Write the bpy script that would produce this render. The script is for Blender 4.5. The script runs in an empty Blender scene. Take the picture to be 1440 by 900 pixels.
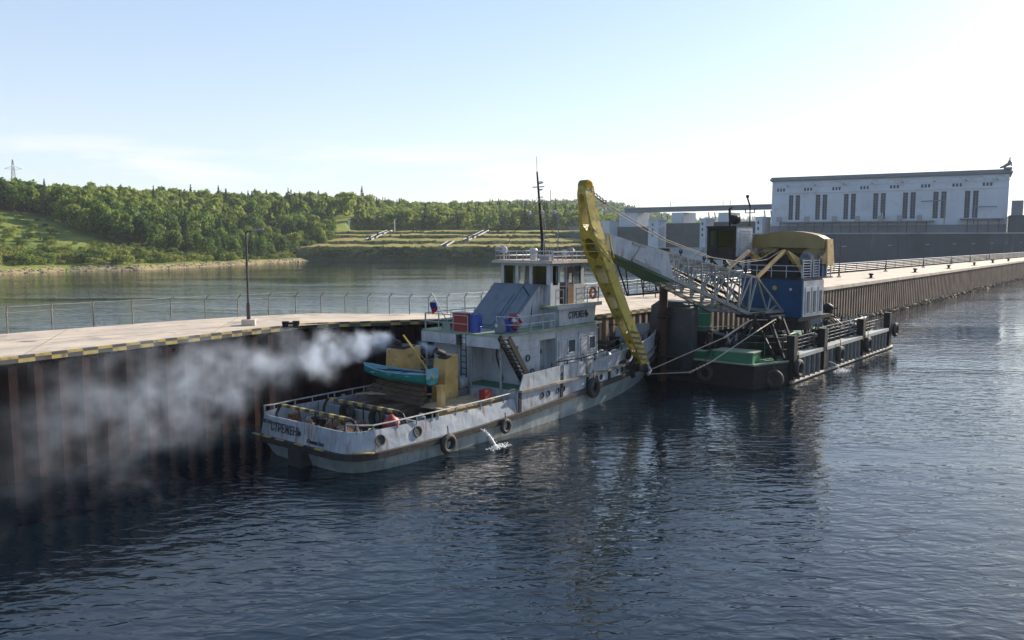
import bpy, math, random
import numpy as np
from mathutils import Vector, Matrix
R = math.radians
rnd = random.Random(7)
SC = bpy.context.scene
COL = SC.collection
# ---------------------------------------------------------------- camera, world, sun, exposure
F = 1130.0; H = 10.0; TH = math.atan(114 / F)
cam_d = bpy.data.cameras.new("camera"); cam = bpy.data.objects.new("camera", cam_d); COL.objects.link(cam)
cam.location = (0, 0, H); cam.rotation_euler = (math.pi / 2 - TH, 0, 0)
cam_d.sensor_width = 36; cam_d.lens = F / 1440 * 36; cam_d.clip_end = 12000; cam_d.clip_start = .5
SC.camera = cam
SUN_AZ, SUN_EL = 41.0, 25.0          # azimuth measured from +X towards +Y
W = bpy.data.worlds.new("World"); SC.world = W; W.use_nodes = True
nt = W.node_tree; N = nt.nodes; Lk = nt.links
for n in list(N): N.remove(n)
sky = N.new('ShaderNodeTexSky'); sky.sky_type = 'NISHITA'; sky.sun_disc = False
sky.sun_elevation = R(SUN_EL); sky.sun_rotation = R(90 - SUN_AZ)
sky.air_density = 1.0; sky.dust_density = .5; sky.ozone_density = 1.5; sky.altitude = 50
bg = N.new('ShaderNodeBackground'); bg.inputs[1].default_value = 0.10
out = N.new('ShaderNodeOutputWorld')
tc = N.new('ShaderNodeTexCoord'); mp = N.new('ShaderNodeMapping'); mp.inputs['Scale'].default_value = (2.6, 2.6, 17.0)
no = N.new('ShaderNodeTexNoise'); no.inputs['Scale'].default_value = 1.6; no.inputs['Detail'].default_value = 7; no.inputs['Roughness'].default_value = .55
rp = N.new('ShaderNodeValToRGB'); rp.color_ramp.elements[0].position = .47; rp.color_ramp.elements[1].position = .60
sx = N.new('ShaderNodeSeparateXYZ'); rz = N.new('ShaderNodeValToRGB')   # clouds live in a low band
rz.color_ramp.elements[0].position = .0; rz.color_ramp.elements[0].color = (0, 0, 0, 1)
e = rz.color_ramp.elements.new(.03); e.color = (1, 1, 1, 1)
e = rz.color_ramp.elements.new(.085); e.color = (.8, .8, .8, 1)
rz.color_ramp.elements[-1].position = .13; rz.color_ramp.elements[-1].color = (0, 0, 0, 1)
mul = N.new('ShaderNodeMath'); mul.operation = 'MULTIPLY'
mu2 = N.new('ShaderNodeMath'); mu2.operation = 'MULTIPLY'; mu2.inputs[1].default_value = .75
mix = N.new('ShaderNodeMix'); mix.data_type = 'RGBA'; mix.inputs[7].default_value = (5.9, 5.7, 5.55, 1)
Lk.new(tc.outputs['Generated'], mp.inputs[0]); Lk.new(mp.outputs[0], no.inputs[0]); Lk.new(no.outputs[0], rp.inputs[0])
Lk.new(tc.outputs['Generated'], sx.inputs[0]); Lk.new(sx.outputs[2], rz.inputs[0])
Lk.new(rp.outputs[0], mul.inputs[0]); Lk.new(rz.outputs[0], mul.inputs[1]); Lk.new(mul.outputs[0], mu2.inputs[0])
rv = N.new('ShaderNodeValToRGB'); rv.color_ramp.elements[0].color = (.62, .62, .62, 1); rv.color_ramp.elements[1].position = .75; rv.color_ramp.elements[1].color = (.2, .2, .2, 1)   # thin high veil, thicker low down
e = rv.color_ramp.elements.new(.32); e.color = (.5, .5, .5, 1)
Lk.new(sx.outputs[2], rv.inputs[0]); veil = N.new('ShaderNodeMix'); veil.data_type = 'RGBA'; veil.inputs[7].default_value = (4.1, 4.55, 5.2, 1)
rc = N.new('ShaderNodeValToRGB'); rc.color_ramp.elements[0].color = (.79, .88, 1, 1); rc.color_ramp.elements[0].position = .12; rc.color_ramp.elements[1].color = (.46, .66, 1, 1); rc.color_ramp.elements[1].position = .42
sc_ = N.new('ShaderNodeVectorMath'); sc_.operation = 'SCALE'; sc_.inputs['Scale'].default_value = 5.2; Lk.new(sx.outputs[2], rc.inputs[0]); Lk.new(rc.outputs[0], sc_.inputs[0]); Lk.new(sc_.outputs[0], veil.inputs[7])
Lk.new(rv.outputs[0], veil.inputs[0]); Lk.new(sky.outputs[0], veil.inputs[6])
Lk.new(mu2.outputs[0], mix.inputs[0]); Lk.new(veil.outputs[2], mix.inputs[6]); Lk.new(mix.outputs[2], bg.inputs[0]); Lk.new(bg.outputs[0], out.inputs[0])
sd = bpy.data.lights.new("sun", 'SUN'); sd.energy = 5.0; sd.angle = R(.53); sd.color = (1, .87, .70)
sun = bpy.data.objects.new("sun", sd); COL.objects.link(sun)
sv = Vector((math.cos(R(SUN_AZ)) * math.cos(R(SUN_EL)), math.sin(R(SUN_AZ)) * math.cos(R(SUN_EL)), math.sin(R(SUN_EL))))
sun.rotation_euler = sv.to_track_quat('Z', 'Y').to_euler(); sun.location = (60, 60, 80)
vs = SC.view_settings; vs.view_transform = 'Standard'; vs.look = 'None'; vs.exposure = 0.95; vs.gamma = 1
SC.cycles.use_denoising = True
SC.cycles.max_bounces = 8; SC.cycles.volume_bounces = 2; SC.cycles.transparent_max_bounces = 12
SC.cycles.sample_clamp_indirect = 6
# ---------------------------------------------------------------- helpers
CT, ST = math.cos(TH), math.sin(TH)
def ray(px, py):
    u = (px - 720) / F; v = (450 - py) / F
    return (u, CT + v * ST, -ST + v * CT)
def G(px, py, z=0.0):
    r = ray(px, py); t = (z - H) / r[2]; return Vector((r[0] * t, r[1] * t, z))
def A(px, py, Y):
    r = ray(px, py); t = Y / r[1]; return Vector((r[0] * t, Y, H + r[2] * t))
class Fr:
    def __init__(s, o, deg):
        s.o = o; s.deg = deg; a = R(deg); s.u = (math.cos(a), math.sin(a)); s.p = (math.sin(a), -math.cos(a))
    def w(s, a, p, z): return Vector((s.o[0] + a * s.u[0] + p * s.p[0], s.o[1] + a * s.u[1] + p * s.p[1], z))
    def l(s, x, y):
        dx, dy = x - s.o[0], y - s.o[1]
        return (dx * s.u[0] + dy * s.u[1], dx * s.p[0] + dy * s.p[1])
def tag(o, label=None, cat=None, group=None, kind=None):
    if label: o['label'] = label
    if cat: o['category'] = cat
    if group: o['group'] = group
    if kind: o['kind'] = kind
    return o
def empty(name, loc, rz=0, label=None, cat=None, group=None):
    o = bpy.data.objects.new(name, None); o.empty_display_size = .3; COL.objects.link(o)
    o.location = loc; o.rotation_euler = (0, 0, rz); return tag(o, label, cat, group)
def copy_tree(o, parent=None):
    c = o.copy(); COL.objects.link(c)
    if parent: c.parent = parent
    for ch in list(o.children): copy_tree(ch, c)
    return c
class MB:
    def __init__(s, flip=False): s.v = []; s.f = []; s.m = []; s.flip = flip
    def add(s, vs, fs, mi=0):
        k = len(s.v); s.v += [tuple(q) for q in vs]
        for q in fs: s.f.append(tuple(k + i for i in q)); s.m.append(mi)
        return s
    def bx(s, x0, x1, y0, y1, z0, z1, mi=0):
        return s.add([(x0, y0, z0), (x1, y0, z0), (x1, y1, z0), (x0, y1, z0), (x0, y0, z1), (x1, y0, z1), (x1, y1, z1), (x0, y1, z1)],
              [(0, 3, 2, 1), (4, 5, 6, 7), (0, 1, 5, 4), (1, 2, 6, 5), (2, 3, 7, 6), (3, 0, 4, 7)], mi)
    def hexa(s, pts, mi=0):
        return s.add(pts, [(0, 3, 2, 1), (4, 5, 6, 7), (0, 1, 5, 4), (1, 2, 6, 5), (2, 3, 7, 6), (3, 0, 4, 7)], mi)
    def rb(s, c, size, rz=0, rx=0, ry=0, mi=0):
        M = Matrix.Translation(c) @ Matrix.Rotation(rz, 4, 'Z') @ Matrix.Rotation(ry, 4, 'Y') @ Matrix.Rotation(rx, 4, 'X')
        a, b, d = [q / 2 for q in size]
        pts = [M @ Vector(q) for q in [(-a, -b, -d), (a, -b, -d), (a, b, -d), (-a, b, -d), (-a, -b, d), (a, -b, d), (a, b, d), (-a, b, d)]]
        return s.hexa(pts, mi)
    def bar(s, a, b, w, h=None, mi=0):
        a = Vector(a); b = Vector(b); h = h or w; d = (b - a)
        if d.length < 1e-6: return s
        d.normalize(); up = Vector((0, 0, 1)) if abs(d.z) < .95 else Vector((1, 0, 0))
        x = d.cross(up).normalized() * (w / 2); y = x.cross(d).normalized() * (h / 2)
        return s.hexa([a - x - y, a + x - y, a + x + y, a - x + y, b - x - y, b + x - y, b + x + y, b - x + y], mi)
    def tube(s, pts, r, n=6, mi=0, cap=True):
        pts = [Vector(q) for q in pts]; rings = []
        rr = r if isinstance(r, (list, tuple)) else [r] * len(pts)
        px = None
        for i, q in enumerate(pts):
            d = (pts[min(i + 1, len(pts) - 1)] - pts[max(i - 1, 0)])
            if d.length < 1e-9: d = Vector((0, 0, 1))
            d.normalize()
            if px is None:
                up = Vector((0, 0, 1)) if abs(d.z) < .9 else Vector((1, 0, 0)); px = d.cross(up).normalized()
            else: px = (px - d * px.dot(d)).normalized()
            py = d.cross(px)
            rings.append([q + (px * math.cos(2 * math.pi * k / n) + py * math.sin(2 * math.pi * k / n)) * rr[i] for k in range(n)])
        vs = [q for g in rings for q in g]; fs = []
        for i in range(len(pts) - 1):
            for k in range(n):
                a = i * n + k; b = i * n + (k + 1) % n; fs.append((a, b, b + n, a + n))
        if cap: fs.append(tuple(range(n))[::-1]); fs.append(tuple(range((len(pts) - 1) * n, len(pts) * n)))
        return s.add(vs, fs, mi)
    def lathe(s, prof, c=(0, 0, 0), axis=(0, 0, 1), n=16, mi=0):
        ax = Vector(axis).normalized(); up = Vector((0, 0, 1)) if abs(ax.z) < .9 else Vector((1, 0, 0))
        x = ax.cross(up).normalized(); y = ax.cross(x); c = Vector(c); vs = []; fs = []
        for r, h in prof:
            for k in range(n):
                t = 2 * math.pi * k / n; vs.append(c + ax * h + (x * math.cos(t) + y * math.sin(t)) * max(r, 1e-4))
        for i in range(len(prof) - 1):
            for k in range(n):
                a = i * n + k; b = i * n + (k + 1) % n; fs.append((a, b, b + n, a + n))
        return s.add(vs, fs, mi)
    def torus(s, c, axis, Rm, r, n=20, m=8, mi=0):
        ax = Vector(axis).normalized(); up = Vector((0, 0, 1)) if abs(ax.z) < .9 else Vector((1, 0, 0))
        x = ax.cross(up).normalized(); y = ax.cross(x); c = Vector(c); vs = []; fs = []
        for i in range(n):
            t = 2 * math.pi * i / n; d = x * math.cos(t) + y * math.sin(t)
            for k in range(m):
                q = 2 * math.pi * k / m; vs.append(c + d * (Rm + r * math.cos(q)) + ax * r * math.sin(q))
        for i in range(n):
            for k in range(m):
                fs.append((i * m + k, i * m + (k + 1) % m, ((i + 1) % n) * m + (k + 1) % m, ((i + 1) % n) * m + k))
        return s.add(vs, fs, mi)
    def prism(s, poly, off, mi=0):      # poly: 3-D points, off: extrusion vector
        off = Vector(off); n = len(poly); a = [Vector(q) for q in poly]; b = [q + off for q in a]
        return s.add(a + b, [tuple(range(n))[::-1], tuple(range(n, 2 * n))] + [(i, (i + 1) % n, n + (i + 1) % n, n + i) for i in range(n)], mi)
    def wall(s, o, du, L, z0, z1, th, holes, mi=0):
        """wall in plane through o along unit du (x,y), from u=0..L, z0..z1 with rectangular holes (u0,u1,za,zb)"""
        us = sorted({0, L} | {h[0] for h in holes} | {h[1] for h in holes}); zs = sorted({z0, z1} | {h[2] for h in holes} | {h[3] for h in holes})
        nx, ny = -du[1] * th, du[0] * th
        for i in range(len(us) - 1):
            for j in range(len(zs) - 1):
                uc = (us[i] + us[i + 1]) / 2; zc = (zs[j] + zs[j + 1]) / 2
                if any(h[0] < uc < h[1] and h[2] < zc < h[3] for h in holes): continue
                P = lambda u, z, t: (o[0] + du[0] * u + nx * t, o[1] + du[1] * u + ny * t, z)
                s.hexa([P(us[i], zs[j], 0), P(us[i + 1], zs[j], 0), P(us[i + 1], zs[j], 1), P(us[i], zs[j], 1),
                        P(us[i], zs[j + 1], 0), P(us[i + 1], zs[j + 1], 0), P(us[i + 1], zs[j + 1], 1), P(us[i], zs[j + 1], 1)], mi)
        return s
    def build(s, name, mats, parent=None, smooth=False, origin=None):
        me = bpy.data.meshes.new(name); v = s.v; f = s.f
        if s.flip: v = [(a, -b, c) for a, b, c in v]; f = [q[::-1] for q in f]
        if origin is not None: v = [(a - origin[0], b - origin[1], c - origin[2]) for a, b, c in v]
        me.from_pydata(v, [], f)
        mats = mats if isinstance(mats, (list, tuple)) else [mats]
        for m in mats: me.materials.append(m)
        me.polygons.foreach_set('material_index', s.m)
        if smooth: me.polygons.foreach_set('use_smooth', [True] * len(f))
        me.update(); o = bpy.data.objects.new(name, me); COL.objects.link(o)
        if parent: o.parent = parent
        if origin is not None: o.location = origin
        return o
# ---------------------------------------------------------------- materials
MATS = {}
def mat(name, c, rough=.6, c2=None, ns=2.0, dirt=None, dscale=1.2, damt=.5, metal=0, bump=0, bscale=12, spec=.5, streak=False, pos=False, wear=None):
    if name in MATS: return MATS[name]
    m = bpy.data.materials.new(name); m.use_nodes = True; t = m.node_tree; n = t.nodes; l = t.links
    b = n['Principled BSDF']; b.inputs['Roughness'].default_value = rough; b.inputs['Metallic'].default_value = metal
    b.inputs['Specular IOR Level'].default_value = spec
    if pos: co = n.new('ShaderNodeNewGeometry').outputs['Position']
    else: co = n.new('ShaderNodeTexCoord').outputs['Object']
    nz = n.new('ShaderNodeTexNoise'); nz.inputs['Scale'].default_value = ns; nz.inputs['Detail'].default_value = 6; l.new(co, nz.inputs[0])
    mx = n.new('ShaderNodeMix'); mx.data_type = 'RGBA'
    c2 = c2 or tuple(q * .72 for q in c)
    mx.inputs[6].default_value = (*c, 1); mx.inputs[7].default_value = (*c2, 1)
    r1 = n.new('ShaderNodeValToRGB'); r1.color_ramp.elements[0].position = .35; r1.color_ramp.elements[1].position = .68
    l.new(nz.outputs[0], r1.inputs[0]); l.new(r1.outputs[0], mx.inputs[0]); col = mx.outputs[2]
    if dirt:
        mpp = n.new('ShaderNodeMapping'); mpp.inputs['Scale'].default_value = (dscale * (3 if streak else 1), dscale * (3 if streak else 1), dscale * (.35 if streak else 1))
        l.new(co, mpp.inputs[0])
        n2 = n.new('ShaderNodeTexNoise'); n2.inputs['Scale'].default_value = 1.5; n2.inputs['Detail'].default_value = 9; n2.inputs['Roughness'].default_value = .65
        l.new(mpp.outputs[0], n2.inputs[0])
        r2 = n.new('ShaderNodeValToRGB'); r2.color_ramp.elements[0].position = .64 - .2 * damt; r2.color_ramp.elements[1].position = .74 - .1 * damt
        l.new(n2.outputs[0], r2.inputs[0])
        m2 = n.new('ShaderNodeMix'); m2.data_type = 'RGBA'; m2.inputs[7].default_value = (*dirt, 1)
        l.new(r2.outputs[0], m2.inputs[0]); l.new(col, m2.inputs[6]); col = m2.outputs[2]
    l.new(col, b.inputs['Base Color'])
    if bump:
        n3 = n.new('ShaderNodeTexNoise'); n3.inputs['Scale'].default_value = bscale; n3.inputs['Detail'].default_value = 5; l.new(co, n3.inputs[0])
        bp = n.new('ShaderNodeBump'); bp.inputs['Strength'].default_value = bump; bp.inputs['Distance'].default_value = .1
        l.new(n3.outputs[0], bp.inputs['Height']); l.new(bp.outputs[0], b.inputs['Normal'])
    MATS[name] = m; return m
RUST = (.13, .05, .022)
M_white = mat('worn_white_paint', (.42, .44, .47), .45, (.30, .33, .37), 1.5, (.27, .15, .08), 1.2, .42, streak=True, bump=.15, bscale=3)
M_hullw = mat('stained_hull_white', (.34, .38, .43), .5, (.22, .26, .31), 1.2, (.19, .10, .055), 1.1, .6, streak=True, bump=.35, bscale=2)
M_hulll = mat('lower_hull_grey_green', (.26, .31, .33), .5, (.16, .20, .21), .8, (.10, .09, .07), .8, .5, streak=True, bump=.3, bscale=2)
M_boom = mat('grey_boom_paint', (.21, .22, .215), .5, (.14, .145, .145), 1.2, (.10, .06, .04), 2, .35, bump=.2)
M_tube = mat('grey_fender_tubes', (.10, .11, .115), .4, (.06, .065, .07), 1.5, (.09, .06, .04), 2, .4)
M_spud = mat('dark_rusty_spud', (.045, .022, .014), .75, (.03, .018, .012), 3, (.09, .04, .02), 2, .4, spec=.2)
M_navy = mat('dark_blue_grey_steel', (.02, .03, .042), .55, (.014, .019, .026), 1.5, (.09, .05, .03), 2, .3)
M_black = mat('black_rubber', (.018, .018, .02), .75, (.035, .033, .03), 3, bump=.3)
M_dark = mat('dark_steel', (.011, .013, .017), .6, c2=(.022, .019, .018), ns=2.5, dirt=(.07, .03, .015), dscale=2, damt=.2, bump=.3, spec=.2)
M_rust = mat('rusty_steel', (.12, .055, .03), .85, (.07, .035, .025), 3, (.20, .09, .04), 2, .5, bump=.4)
M_grey = mat('grey_blue_paint', (.11, .14, .175), .5, (.08, .10, .125), 1.2, (.08, .07, .06), 1.5, .25, bump=.2, bscale=4)
M_lgrey = mat('light_grey_paint', (.27, .29, .305), .5, (.19, .21, .22), 1.5, (.16, .10, .06), 1.5, .35, bump=.2)
M_yel = mat('yellow_paint', (.42, .32, .035), .36, (.33, .25, .03), 1.3, (.10, .06, .025), 2.2, .6, bump=.15, bscale=6)
M_yel2 = mat('ochre_funnel_paint', (.52, .36, .15), .6, (.40, .23, .05), 1.5, (.13, .08, .04), 1.5, .3, bump=.2)
M_hood = mat('olive_yellow_paint', (.22, .165, .06), .55, (.17, .13, .045), 1.0, (.12, .09, .05), 1.5, .3, bump=.2)
M_stripey = mat('hazard_yellow', (.38, .29, .08), .7, (.28, .22, .07), 3, (.1, .09, .07), 2, .7)
M_stripek = mat('hazard_black', (.03, .03, .035), .7, (.06, .06, .06), 3)
M_blue = mat('blue_house_paint', (.005, .052, .135), .45, (.007, .04, .10), 1.0, (.03, .04, .06), 1.2, .25, bump=.15, spec=.25)
M_teal = mat('teal_boat_paint', (.02, .22, .20), .45, (.015, .16, .15), 2, (.06, .07, .06), 3, .2)
M_tealin = mat('boat_interior_blue', (.16, .34, .42), .6, (.12, .28, .36), 2, (.2, .2, .18), 3, .25)
M_green = mat('green_deck_paint', (.03, .13, .07), .6, (.05, .15, .09), 1.5, (.16, .15, .10), 1.6, .5, bump=.2)
M_greenb = mat('green_box_paint', (.02, .16, .085), .5, (.02, .12, .07), 1.5, (.08, .10, .07), 2, .25)
M_deckg = mat('pale_green_deck', (.24, .30, .20), .7, (.13, .18, .13), 1.2, (.30, .25, .17), 1.5, .5, bump=.2)
M_deck = mat('worn_brown_deck', (.17, .13, .10), .75, (.09, .075, .06), 1.5, (.28, .20, .14), 2, .45, bump=.3)
M_wood = mat('weathered_planks', (.42, .31, .19), .8, (.28, .20, .12), 2.2, (.12, .08, .05), 3, .4, bump=.4)
M_worn = mat('worn_grey_ledge', (.20, .18, .155), .8, (.10, .095, .09), 1.0, (.34, .27, .19), 1.2, .5, bump=.3)
M_worn2 = mat('scraped_pale_rail', (.34, .31, .27), .7, (.20, .18, .15), 1.5, (.12, .08, .05), 2, .4)
M_timber = mat('dark_wet_timber', (.05, .035, .025), .8, (.10, .07, .045), 2, bump=.5)
M_red = mat('dark_red_paint', (.28, .025, .025), .5, (.20, .02, .02), 2, (.1, .05, .04), 2, .3)
M_orange = mat('orange_paint', (.65, .16, .03), .5, (.5, .13, .03), 2)
M_blubar = mat('blue_plastic', (.01, .05, .30), .35, (.01, .04, .22), 2)
M_rope = mat('pale_rope', (.48, .43, .36), .9, (.36, .32, .27), 8, bump=.6, bscale=40)
M_wire = mat('greased_wire', (.06, .055, .05), .7, (.04, .035, .03), 5)
M_conc = mat('quay_concrete', (.54, .455, .36), .85, (.40, .35, .29), .5, (.26, .225, .19), .3, .6, bump=.25, bscale=8, pos=True)
M_jnt = mat('slab_joint_dirt', (.16, .135, .11), .9, (.10, .085, .07), 2, pos=True)
M_pile = mat('shade_toned_rusted_piles', (.015, .008, .009), .75, (.034, .016, .015), .7, (.008, .006, .008), .6, .5, spec=.08, streak=True, bump=.4, pos=True)  # rust colour taken down to near-black, painting in the shade on the left stretch
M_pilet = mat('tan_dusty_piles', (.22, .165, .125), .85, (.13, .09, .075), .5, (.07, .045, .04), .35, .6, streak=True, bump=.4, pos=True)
M_galv = mat('galvanised_steel', (.38, .38, .37), .5, (.28, .27, .26), 4, (.15, .1, .07), 3, .3, metal=.3)
M_post = mat('weathered_fence_post', (.16, .15, .14), .7, (.10, .09, .085), 4)
M_lampb = mat('black_lamp_pole', (.03, .03, .035), .5, (.045, .04, .04), 3)
M_leaf = None
M_bldg = mat('pale_render', (.50, .54, .60), .8, (.42, .46, .52), .12, (.38, .40, .43), .13, .55, pos=True)
M_bdark = mat('cornice_grey', (.17, .19, .22), .8, (.13, .15, .18), .2, pos=True)
M_glassd = mat('dark_window_glass', (.04, .055, .075), .35, (.06, .075, .095), .4, spec=.12)
M_retw = mat('stained_dark_concrete', (.075, .085, .095), .85, (.05, .058, .066), .12, (.12, .125, .13), .12, .3, streak=True, pos=True)
M_glacis = mat('pale_glacis_concrete', (.34, .36, .36), .85, (.27, .29, .29), .1, (.18, .20, .19), .08, .4, pos=True)
M_gate = mat('gate_steel_green', (.06, .085, .085), .7, (.045, .065, .065), .2, (.10, .11, .09), .2, .4, pos=True)
M_skin = mat('skin', (.42, .24, .17), .6)
M_cloth = mat('dark_workwear', (.06, .045, .05), .9)
M_roof = mat('wheelhouse_roof_tan', (.42, .33, .26), .8, (.30, .24, .19), 1.5, (.5, .48, .45), 2, .3)
M_curt = mat('brown_curtain', (.12, .075, .055), .9, (.09, .055, .04), 6)
M_brown = mat('varnished_brown_door', (.16, .09, .045), .5, (.11, .06, .03), 3)
def glass_mat():
    m = bpy.data.materials.new('window_glass'); m.use_nodes = True; n = m.node_tree.nodes; l = m.node_tree.links
    for q in list(n): n.remove(q)
    o = n.new('ShaderNodeOutputMaterial'); g = n.new('ShaderNodeBsdfGlossy'); g.inputs['Roughness'].default_value = .05; t = n.new('ShaderNodeBsdfTransparent')
    t.inputs[0].default_value = (.5, .54, .56, 1); x = n.new('ShaderNodeMixShader'); x.inputs[0].default_value = .03
    l.new(t.outputs[0], x.inputs[1]); l.new(g.outputs[0], x.inputs[2]); l.new(x.outputs[0], o.inputs[0]); return m
M_glass = glass_mat()
def leaf_mat(name, c1, c2, c3):
    m = bpy.data.materials.new(name); m.use_nodes = True; t = m.node_tree; n = t.nodes; l = t.links
    b = n['Principled BSDF']; b.inputs['Roughness'].default_value = .65; b.inputs['Specular IOR Level'].default_value = .25
    ge = n.new('ShaderNodeNewGeometry'); a = n.new('ShaderNodeTexNoise'); a.inputs['Scale'].default_value = .11; a.inputs['Detail'].default_value = 1.5
    l.new(ge.outputs['Position'], a.inputs[0]); rr = n.new('ShaderNodeValToRGB')
    rr.color_ramp.elements[0].position = .36; rr.color_ramp.elements[0].color = (*c1, 1); rr.color_ramp.elements[1].position = .64; rr.color_ramp.elements[1].color = (*c3, 1)
    e = rr.color_ramp.elements.new(.5); e.color = (*c2, 1)
    oi = n.new('ShaderNodeObjectInfo'); ma = n.new('ShaderNodeMath'); ma.operation = 'MULTIPLY_ADD'; ma.inputs[1].default_value = .34; l.new(oi.outputs['Random'], ma.inputs[0]); m0 = n.new('ShaderNodeMath'); m0.operation = 'SUBTRACT'; m0.inputs[1].default_value = .17; l.new(a.outputs[0], m0.inputs[0]); l.new(m0.outputs[0], ma.inputs[2])
    l.new(ma.outputs[0], rr.inputs[0])
    b2 = n.new('ShaderNodeTexNoise'); b2.inputs['Scale'].default_value = 1.3; b2.inputs['Detail'].default_value = 2; l.new(ge.outputs['Position'], b2.inputs[0])
    mr = n.new('ShaderNodeMapRange'); mr.inputs[1].default_value = .3; mr.inputs[2].default_value = .7; mr.inputs[3].default_value = .6; mr.inputs[4].default_value = 1.4
    l.new(b2.outputs[0], mr.inputs[0]); mm = n.new('ShaderNodeMix'); mm.data_type = 'RGBA'; mm.blend_type = 'MULTIPLY'; mm.inputs[0].default_value = 1
    l.new(rr.outputs[0], mm.inputs[6]); l.new(mr.outputs[0], mm.inputs[7]); l.new(mm.outputs[2], b.inputs['Base Color'])
    tr = n.new('ShaderNodeBsdfTranslucent'); l.new(mm.outputs[2], tr.inputs[0]); ms = n.new('ShaderNodeMixShader'); ms.inputs[0].default_value = .5
    l.new(b.outputs[0], ms.inputs[1]); l.new(tr.outputs[0], ms.inputs[2]); l.new(ms.outputs[0], n['Material Output'].inputs[0]); return m
M_leafd = leaf_mat('broadleaf_foliage', (.05, .095, .018), (.11, .185, .030), (.21, .26, .045))
M_leafc = leaf_mat('conifer_foliage', (.032, .07, .02), (.06, .12, .030), (.11, .17, .04))
M_leafb = leaf_mat('shrub_foliage', (.085, .13, .026), (.15, .21, .038), (.24, .26, .06))
M_bark = mat('bark', (.10, .08, .06), .9, (.06, .05, .04), 4)
def ground_mat(name, cols, sc=.06):
    m = bpy.data.materials.new(name); m.use_nodes = True; t = m.node_tree; n = t.nodes; l = t.links
    b = n['Principled BSDF']; b.inputs['Roughness'].default_value = .95; b.inputs['Specular IOR Level'].default_value = .15
    ge = n.new('ShaderNodeNewGeometry'); a = n.new('ShaderNodeTexNoise'); a.inputs['Scale'].default_value = sc; a.inputs['Detail'].default_value = 9; a.inputs['Roughness'].default_value = .65
    l.new(ge.outputs['Position'], a.inputs[0]); rr = n.new('ShaderNodeValToRGB'); el = rr.color_ramp.elements
    el[0].position = .33; el[0].color = (*cols[0], 1); el[1].position = .68; el[1].color = (*cols[-1], 1)
    for i, c in enumerate(cols[1:-1]): e = el.new(.33 + .35 * (i + 1) / (len(cols) - 1)); e.color = (*c, 1)
    l.new(a.outputs[0], rr.inputs[0]); l.new(rr.outputs[0], b.inputs['Base Color'])
    n3 = n.new('ShaderNodeTexNoise'); n3.inputs['Scale'].default_value = .7; n3.inputs['Detail'].default_value = 6; l.new(ge.outputs['Position'], n3.inputs[0])
    bp = n.new('ShaderNodeBump'); bp.inputs['Strength'].default_value = .8; bp.inputs['Distance'].default_value = .6
    l.new(n3.outputs[0], bp.inputs['Height']); l.new(bp.outputs[0], b.inputs['Normal']); return m
M_grass = ground_mat('hill_grass', [(.08, .12, .03), (.15, .19, .04), (.24, .23, .07)])
M_scrub = ground_mat('dark_scrub_slope', [(.018, .028, .012), (.035, .05, .018), (.06, .065, .03)], .15)
M_dry = ground_mat('dry_grass_terrace', [(.16, .17, .04), (.31, .26, .08), (.38, .28, .12)], .08)
M_sand = ground_mat('shore_gravel', [(.16, .13, .07), (.30, .24, .13), (.19, .20, .07)], .2)
M_stone = mat('bank_stones', (.25, .215, .17), .9, (.15, .13, .10), .8, pos=True)
# ---------------------------------------------------------------- water
def water_mat():
    m = bpy.data.materials.new('river_water'); m.use_nodes = True; t = m.node_tree; n = t.nodes; l = t.links
    b = n['Principled BSDF']; b.inputs['Base Color'].default_value = (.003, .0075, .013, 1); b.inputs['Roughness'].default_value = .045
    b.inputs['IOR'].default_value = 1.5; b.inputs['Specular IOR Level'].default_value = .5
    ge = n.new('ShaderNodeNewGeometry')
    def noise(sc, scale, rot, det=3, dist=0.0):
        mpn = n.new('ShaderNodeMapping'); mpn.inputs['Scale'].default_value = scale; mpn.inputs['Rotation'].default_value = (0, 0, R(rot))
        l.new(ge.outputs['Position'], mpn.inputs[0]); q = n.new('ShaderNodeTexNoise'); q.inputs['Scale'].default_value = sc; q.inputs['Detail'].default_value = det
        q.inputs['Distortion'].default_value = dist; q.inputs['Roughness'].default_value = .5; l.new(mpn.outputs[0], q.inputs[0]); return q.outputs[0]
    def math_(op, a, bb, v=None):
        q = n.new('ShaderNodeMath'); q.operation = op
        for i, x in enumerate((a, bb)):
            if isinstance(x, (int, float)): q.inputs[i].default_value = x
            elif x is not None: l.new(x, q.inputs[i])
        return q.outputs[0]
    w1 = noise(1.55, (.62, 1.35, 1), -24, 2, .5)
    w2 = noise(4.2, (.8, 1.3, 1), 14, 2, .4)
    w3 = noise(.4, (.6, 1.4, 1), 25, 2, .3)
    patch = noise(.05, (.35, 1.3, 1), 8, 3, .6)
    pr = n.new('ShaderNodeMapRange'); pr.inputs[1].default_value = .35; pr.inputs[2].default_value = .65; pr.inputs[3].default_value = .3; pr.inputs[4].default_value = 1.4
    l.new(patch, pr.inputs[0])
    s_ = math_('ADD', math_('MULTIPLY', w1, .50), math_('MULTIPLY', w2, .06))
    s_ = math_('ADD', s_, math_('MULTIPLY', w3, .5))
    sy = n.new('ShaderNodeSeparateXYZ'); l.new(ge.outputs['Position'], sy.inputs[0]); mc = n.new('ShaderNodeMapRange'); mc.inputs[1].default_value = 60; mc.inputs[2].default_value = 260; mc.inputs[3].default_value = 1.0; mc.inputs[4].default_value = .38; l.new(sy.outputs[1], mc.inputs[0])
    s_ = math_('MULTIPLY', math_('MULTIPLY', s_, pr.outputs[0]), mc.outputs[0])
    bp = n.new('ShaderNodeBump'); bp.inputs['Strength'].default_value = 1.0; bp.inputs['Distance'].default_value = .125
    l.new(s_, bp.inputs['Height']); l.new(bp.outputs[0], b.inputs['Normal']); return m
M_water = water_mat()
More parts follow.
